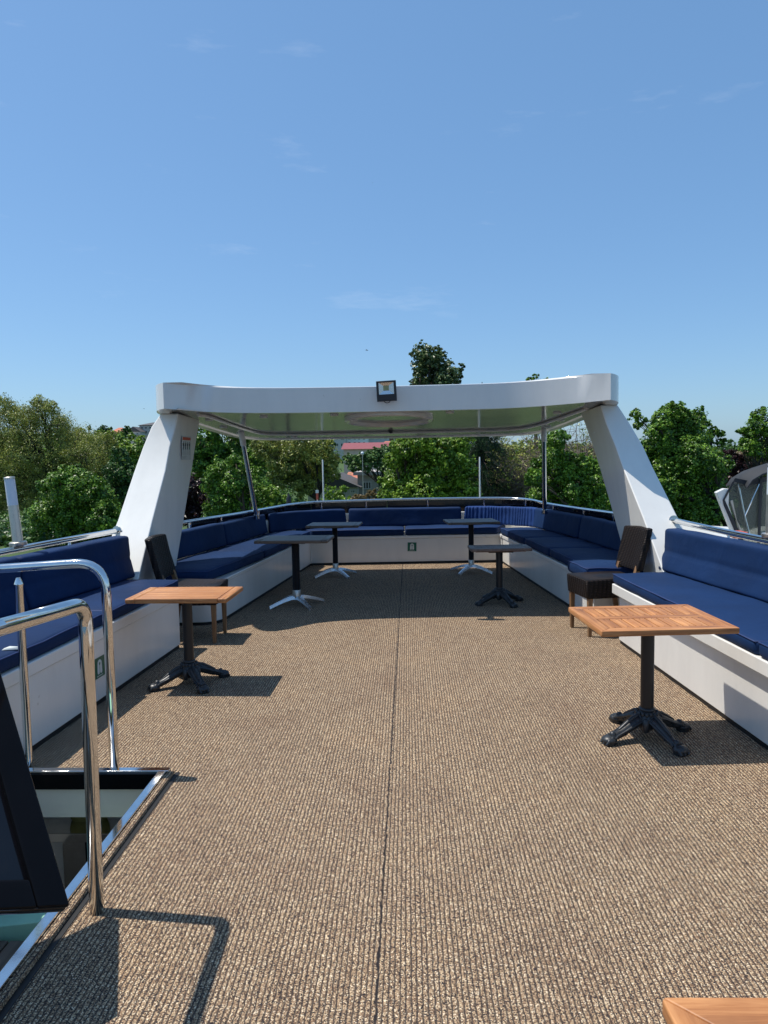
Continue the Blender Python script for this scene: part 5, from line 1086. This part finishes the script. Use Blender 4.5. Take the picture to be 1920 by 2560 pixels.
def house(name, label, u0, u1, v0, v1, Y, depth, wall, roofkind, roofmat, wins, cat='house', ridge=1.5, group=None):
    """wall front spans bearings u0..u1 and v0 (eaves) .. v1; windows given in the same bearings"""
    a, b = at(u0, v1, Y), at(u1, v0, Y); x0, x1, zt_ = a.x, b.x, b.z; zb_ = min(a.z, hill_z((x0 + x1) / 2, Y) - 0.5)
    t = thing(name, ((x0 + x1) / 2, Y, zb_), label, cat, group); o_ = t.location
    MB().box(x0, x1, Y, Y + depth, zb_, zt_).build('wall', WALLS[wall], t, o_, smooth=0)
    e = 0.35; m = MB()
    if roofkind == 'gable_side': m.add([(x0 - e, Y - e, zt_), (x1 + e, Y - e, zt_), (x1 + e, Y + depth + e, zt_), (x0 - e, Y + depth + e, zt_), (x0 - e, Y + depth / 2, zt_ + ridge), (x1 + e, Y + depth / 2, zt_ + ridge)], [(0, 1, 5, 4), (2, 3, 4, 5), (0, 4, 3), (1, 2, 5), (0, 3, 2, 1)])
    elif roofkind == 'gable_front': m.add([(x0 - e, Y - e, zt_), (x1 + e, Y - e, zt_), (x1 + e, Y + depth + e, zt_), (x0 - e, Y + depth + e, zt_), ((x0 + x1) / 2, Y - e, zt_ + ridge), ((x0 + x1) / 2, Y + depth + e, zt_ + ridge)], [(0, 3, 5, 4), (1, 4, 5, 2), (0, 4, 1), (2, 5, 3), (0, 1, 2, 3)])
    elif roofkind == 'hip': m.add([(x0 - e, Y - e, zt_), (x1 + e, Y - e, zt_), (x1 + e, Y + depth + e, zt_), (x0 - e, Y + depth + e, zt_), (x0 + (x1 - x0) * .3, Y + depth / 2, zt_ + ridge), (x0 + (x1 - x0) * .7, Y + depth / 2, zt_ + ridge)], [(0, 1, 5, 4), (2, 3, 4, 5), (0, 4, 3), (1, 2, 5), (0, 3, 2, 1)])
    elif roofkind == 'shed': m.add([(x0 - e, Y - e, zt_), (x1 + e, Y - e, zt_), (x1 + e, Y + depth + e, zt_ + ridge), (x0 - e, Y + depth + e, zt_ + ridge), (x0 - e, Y - e, zt_ - .15), (x1 + e, Y - e, zt_ - .15), (x1 + e, Y + depth + e, zt_ + ridge - .15), (x0 - e, Y + depth + e, zt_ + ridge - .15)], [(0, 1, 2, 3), (4, 7, 6, 5), (0, 4, 5, 1), (1, 5, 6, 2), (2, 6, 7, 3), (3, 7, 4, 0)])
    else: m.box(x0 - e, x1 + e, Y - e, Y + depth + e, zt_ + 0.002, zt_ + 0.3)
    m.build('roof', roofmat, t, o_, smooth=0)
    for wn_ in wins:
        p, q = at(wn_[0], wn_[3], Y), at(wn_[1], wn_[2], Y); window(t, o_, p.x, q.x, Y, p.z, q.z, wn_[4] if len(wn_) > 4 else 1)
    return t
house('grey_house', 'flat roofed grey rendered house with a three-part white window behind the far rail', 895, 962, 1187, 1262, 64, 9, 'grey', 'flat', WALLS['grey'], [(908, 928, 1204, 1223, 2), (944, 957, 1206, 1222, 1)])
house('gabled_house', 'low grey brown gabled house left of the flat roofed one', 770, 893, 1218, 1262, 62, 10, 'stone', 'gable_front', WALLS['dark'], [(816, 826, 1225, 1237, 1), (845, 854, 1225, 1237, 0), (876, 890, 1224, 1233, 2)], ridge=1.1)
house('pink_house', 'pink walled small house glimpsed above the gabled roof', 868, 894, 1197, 1215, 76, 6, 'rose', 'shed', 'orange_tile', [(880, 883, 1203, 1208, 0), (887, 890, 1200, 1206, 0)], ridge=0.6)
house('red_roof_house', 'long pink brown house with a dull red metal roof behind the flat topped tree', 860, 985, 1121, 1178, 105, 9, 'pink', 'gable_side', 'red_metal', [(872, 878, 1140, 1148, 0), (902, 909, 1128, 1134, 0)], ridge=1.0)
house('tiled_house', 'house with bright orange hipped tile roof beside the red metal roof', 948, 996, 1113, 1130, 125, 8, 'rose', 'hip', 'orange_tile', [(955, 960, 1115, 1120, 0)], ridge=0.8)
house('apartment_block', 'white apartment block with many windows just below the roof edge of the boat', 868, 918, 1060, 1120, 165, 12, 'white', 'flat', WALLS['concrete'], [(u, u + 6, v, v + 7, 0) for v in (1072, 1092, 1105) for u in (871, 884, 895, 907)], 'apartment block')
house('apartment_block', 'grey apartment block with rows of windows right of the white one', 920, 978, 1065, 1122, 170, 12, 'concrete', 'flat', WALLS['concrete'], [(u, u + 9, v, v + 8, 2) for v in (1072, 1090, 1105) for u in (924, 942, 960)], 'apartment block')
house('apartment_block', 'dim grey apartment block left of the white one, half covered by trees', 800, 862, 1068, 1140, 160, 12, 'stone', 'flat', WALLS['concrete'], [(u, u + 8, v, v + 8, 1) for v in (1092, 1108) for u in (806, 822, 838, 852)], 'apartment block')
house('brown_house', 'dark red brown house next to the orange tiled roof', 974, 1010, 1090, 1140, 140, 9, 'brown', 'shed', WALLS['dark'], [(984, 987, 1096, 1110, 0), (998, 1001, 1096, 1110, 0)], ridge=0.6)
# hilltop houses at the left
house('hilltop_block', 'long pale apartment block with dark flat roof highest on the left hill, touching the pillar', 350, 400, 1062, 1100, 240, 14, 'stone', 'shed', WALLS['dark'], [(u, u + 6, v, v + 5, 1) for v in (1067, 1077, 1087) for u in (352, 362, 372, 382, 391)], 'apartment block', ridge=1.6)
house('hilltop_house', 'dark gabled house on the left hill between the block and the small red roof', 318, 350, 1079, 1102, 235, 12, 'concrete', 'gable_front', WALLS['dark'], [(u, u + 5, v, v + 4, 1) for v in (1083, 1092) for u in (322, 331, 341)], 'house', ridge=1.7)
house('hilltop_house', 'beige house low beside the highest hilltop block', 335, 352, 1088, 1105, 225, 8, 'pink', 'flat', WALLS['stone'], [(339, 341, 1092, 1096, 0)], 'house')
house('hilltop_house', 'small house with red roof and rose wall on the left hill', 279, 302, 1080, 1103, 235, 8, 'rose', 'hip', 'orange_tile', [(284, 287, 1086, 1090, 0), (293, 296, 1086, 1090, 0)], 'house', ridge=1.6)
house('hilltop_house', 'pale low house behind trees on the left hill', 300, 322, 1088, 1104, 230, 8, 'white', 'flat', WALLS['stone'], [(304, 308, 1092, 1096, 0), (313, 316, 1092, 1096, 0)], 'house')
tree('broadleaf_tree', 'dark round tree on the hill left of the small red roof', 222, [(250, 1075, 9), (262, 1072, 10), (275, 1076, 8), (258, 1083, 11), (270, 1084, 9)], 'leaf_deep', 5000, 0.45, 262, 0.3, seed=41, group='trees on the hill', dy=1)
tree('broadleaf_tree', 'dark round tree in front of the dark gabled hilltop house', 218, [(311, 1078, 8), (318, 1072, 8), (322, 1082, 9), (309, 1088, 9)], 'leaf_deep', 4000, 0.45, 315, 0.3, seed=42, group='trees on the hill', dy=1)
tree('broadleaf_tree', 'tiny lone tree top on the left skyline', 200, [(224, 1068, 4), (224, 1074, 3)], 'leaf_green', 500, 0.4, 224, 0.2, seed=43, group='trees on the hill', dy=0.3)

# ------------------------------------------------------------------ street lamps and small things on the shore
def street_lamp(u, vt, Y, label, r=0.035):
    p = at(u, vt, Y); g = hill_z(p.x, Y); t = thing('street_lamp', (p.x, Y, g), label, 'lamp', 'street lamps on the shore'); h = p.z - g
    MB().tube([(0, 0, 0), (0, 0, 0.6), (0, 0, h)], [r * 1.5, r, r * 0.8], 10).build('pole', 'steel_b', t)
    MB().ball((0, 0, h + 0.09), 0.11, 12).build('lamp_globe', 'frost', t, smooth=180)
street_lamp(906, 1137, 46, 'tall thin street lamp with a white globe in front of the grey house')
p = at(722, 1250, 24); t = thing('bollard_lamp', (p.x, 24, GZ), 'dark pointed lantern just beyond the far rail left of centre', 'lamp')
MB().tube([(0, 0, 0), (0, 0, p.z - GZ - 0.3)], 0.06, 10).build('pole', 'iron_smooth', t)
MB().lathe([(0.22, p.z - GZ - 0.30), (0.20, p.z - GZ - 0.24), (0.09, p.z - GZ - 0.16), (0.085, p.z - GZ + 0.05), (0.05, p.z - GZ + 0.12), (0.01, p.z - GZ + 0.24)], (0, 0, 0), 16).build('lantern', 'iron_smooth', t)
p = at(793, 1225, 26); t = thing('signpost', (p.x, 26, GZ), 'narrow red and white signpost beside the left white pole', 'sign'); h = p.z - GZ
MB().tube([(0, 0, 0), (0, 0, h)], 0.03, 8).build('pole', 'steel_b', t)
MB().box(-0.04, 0.04, -0.05, -0.03, h - 0.35, h - 0.12).build('plate', 'red_ink', t); MB().box(-0.055, 0.055, -0.05, -0.03, h - 0.11, h).build('plate', 'white_ink', t)
for i, x in enumerate((-11.5, -8.6)):
    t = thing('park_bench', (x, 30 + i, GZ + 0.2), 'brown wooden park bench on the lawn, %s of two' % ('left' if i == 0 else 'right'), 'bench', 'park benches')
    MB().box(-0.8, 0.8, -0.2, 0.2, 0.42, 0.46).build('seat', 'leg_wood', t); MB().box(-0.8, 0.8, 0.2, 0.24, 0.5, 0.85).build('backrest', 'leg_wood', t)
    for sx in (-0.7, 0.7): MB().box(sx - .03, sx + .03, -0.18, 0.22, -0.2, 0.42).build('leg', 'iron_smooth', t)

# ------------------------------------------------------------------ neighbouring boat with canvas enclosure
nb = thing('neighbour_boat', (6.6, 12.5, -3.3), 'white boat alongside at the right edge with dark canvas roof and clear windows', 'boat'); O2 = nb.location
MB().prism([(5.0, 9.0), (9.4, 9.0), (9.4, 15.5), (8.4, 18.5), (7.0, 20.0), (5.6, 18.0), (5.0, 15.0)], -3.5, -0.35).build('hull', 'white', nb, O2, bevel=0.05)
MB().prism([(5.9, 12.1), (9.1, 12.1), (9.1, 13.4), (6.3, 13.4)], -0.348, 0.20).build('cabin', 'white', nb, O2, bevel=0.05)
def NP(u, v, Y=12.0): return at(u, v, Y)
leg = [NP(1791, 1231), NP(1811, 1221), NP(1824, 1222), NP(1822, 1262), NP(1850, 1345), NP(1838, 1350)]
m = MB().slab(leg, 0.10); m.build('arch_leg', 'white', nb, O2, bevel=0.012)
m = MB().slab([NP(1842, 1300), NP(1862, 1340), NP(1884, 1372), NP(1866, 1376), NP(1826, 1252), NP(1832, 1250)], 0.05); m.build('side_flap', simple('cream_canvas', (0.45, 0.42, 0.36), 0.8), nb, O2)
# canvas roof: curved sheet over bows
vs = []; prof = [(5.52, 1.08), (5.60, 1.20), (5.76, 1.30), (6.02, 1.38), (6.5, 1.42), (7.4, 1.43), (8.3, 1.36), (8.7, 1.20)]
rows = 7
for j in range(rows):
    y = 11.85 + j * 0.13; dz = -0.05 * abs(j - 3) ** 1.3 * 0.4
    for x, z in prof: vs.append((x + 0.02 * math.sin(j * 2.1 + x), y, z + dz))
for j in range(rows):
    y = 11.85 + j * 0.13; dz = -0.05 * abs(j - 3) ** 1.3 * 0.4
    for x, z in prof: vs.append((x + 0.02 * math.sin(j * 2.1 + x), y, z + dz - 0.025))
k = len(prof); K2 = rows * k; fs = [(j * k + i, j * k + i + 1, (j + 1) * k + i + 1, (j + 1) * k + i) for j in range(rows - 1) for i in range(k - 1)]
fs += [tuple(K2 + q for q in f[::-1]) for f in fs]; fs += [(i, K2 + i, K2 + i + 1, i + 1) for i in range(k - 1)] + [(j * k, (j + 1) * k, K2 + (j + 1) * k, K2 + j * k) for j in range(rows - 1)]
MB().add(vs, fs).build('canvas_roof', 'canvas', nb, O2, smooth=60)
MB().slab([NP(1838, 1195), NP(1872, 1202), NP(1925, 1190), NP(1925, 1202), NP(1874, 1214), NP(1832, 1204)], 0.02).build('canvas_valance', 'canvas', nb, O2)
MB().slab([NP(1838, 1202, 11.98), NP(1812, 1250, 11.98), NP(1868, 1370, 11.98), NP(1856, 1372, 11.98), NP(1810, 1262, 11.98), NP(1808, 1250, 11.98), NP(1831, 1204, 11.98)], 0.02).build('canvas_edge', 'canvas', nb, O2)
mg, n_, l_, b_ = new_mat('clear_vinyl'); b_.inputs['Base Color'].default_value = (0.16, 0.17, 0.15, 1); b_.inputs['Roughness'].default_value = 0.1
tr = n_.new('ShaderNodeBsdfTransparent'); tr.inputs[0].default_value = (0.72, 0.74, 0.70, 1); ms = n_.new('ShaderNodeMixShader'); nzz = N(n_, 'TexNoise', i_Scale=3.0, i_Detail=4); mr = N(n_, 'MapRange'); mr.inputs['To Min'].default_value = 0.35; mr.inputs['To Max'].default_value = 0.75
l_.new(nzz.outputs['Fac'], mr.inputs[0]); l_.new(mr.outputs[0], ms.inputs[0]); l_.new(b_.outputs[0], ms.inputs[1]); l_.new(tr.outputs[0], ms.inputs[2]); l_.new(ms.outputs[0], n_['Material Output'].inputs['Surface'])
MB().slab([NP(1832, 1208, 12.02), NP(1928, 1196, 12.02), NP(1928, 1372, 12.02), NP(1868, 1368, 12.02), NP(1818, 1250, 12.02)], 0.006).build('window_panel', mg, nb, O2, smooth=0)
MB().slab([NP(1842, 1226, 12.6), NP(1950, 1222, 12.6), NP(1950, 1300, 12.6), NP(1860, 1330, 12.6)], 0.01).build('far_window_panel', mg, nb, O2, smooth=0)
MB().tube([NP(1846, 1211, 11.96), NP(1862, 1290, 11.96), NP(1875, 1340, 11.96)], 0.013, 8).build('bow_pole', 'steel', nb, O2)
MB().tube([NP(1898, 1210, 11.95), NP(1862, 1290, 11.95)], 0.011, 8).build('bow_pole', 'steel', nb, O2)
MB().slab([NP(1900, 1200, 11.97), NP(1907, 1199, 11.97), NP(1900, 1372, 11.97), NP(1893, 1372, 11.97)], 0.01).build('zip_strip', 'canvas', nb, O2)
MB().box(7.2, 8.8, 12.2, 13.2, 0.2, 0.75).build('seat_base', 'white', nb, O2, bevel=0.03)
o = MB().round_hexa([(5.02, 11.2, 0.24), (5.26, 11.2, 0.24), (5.26, 11.5, 0.24), (5.02, 11.5, 0.24), (5.02, 11.2, 0.34), (5.26, 11.2, 0.34), (5.26, 11.5, 0.34), (5.02, 11.5, 0.34)], 0.04, 3, (3, 3, 2)).build('fender', 'red_ink', None, (5.14, 11.3, 0.25), smooth=180); tag(o, 'red cushion-like fender on the neighbouring boat', 'fender')

# ------------------------------------------------------------------ birds
def bird(u, v, Y, s_, rz, label):
    p = at(u, v, Y); m = MB()
    m.tube([(-0.5, 0, 0), (-0.3, 0, 0.02), (0, 0, 0.03), (0.3, 0, 0.03), (0.42, 0, 0.05), (0.55, 0, 0.03)], [0.02, 0.06, 0.10, 0.07, 0.05, 0.01], 10)
    for s in (-1, 1): m.add([(0.15, 0, 0.05), (-0.15, 0, 0.05), (-0.12, s * 0.45, 0.24), (0.12, s * 0.45, 0.25), (-0.25, s * 0.95, 0.08), (-0.16, s * 0.98, 0.08), (0.15, 0, 0.07), (-0.15, 0, 0.07), (-0.12, s * 0.45, 0.26), (0.12, s * 0.45, 0.27), (-0.25, s * 0.95, 0.09), (-0.16, s * 0.98, 0.09)], [(0, 1, 2, 3), (3, 2, 4, 5), (6, 9, 8, 7), (9, 11, 10, 8), (0, 3, 9, 6), (3, 5, 11, 9), (5, 4, 10, 11), (4, 2, 8, 10), (2, 1, 7, 8)])
    m.add([(-0.45, -0.03, 0.0), (-0.75, -0.12, 0.02), (-0.75, 0.12, 0.02), (-0.45, 0.03, 0.0), (-0.45, 0, 0.03)], [(0, 1, 2, 3), (0, 4, 1), (4, 2, 1), (3, 2, 4)])
    o = m.build('bird', 'dark_ink', smooth=60); o.location = p; o.scale = (s_,) * 3; o.rotation_euler = (0.35, 0.15, rz); tag(o, label, 'bird', 'birds in flight')
bird(917, 876, 40, 0.16, 0.3, 'dark bird in the sky above the floodlight')
bird(360, 1022, 60, 0.13, 0.8, 'tiny bird in the sky left of the roof')
bird(931, 457, 60, 0.07, 0.2, 'tiny speck of a bird high in the middle of the sky')
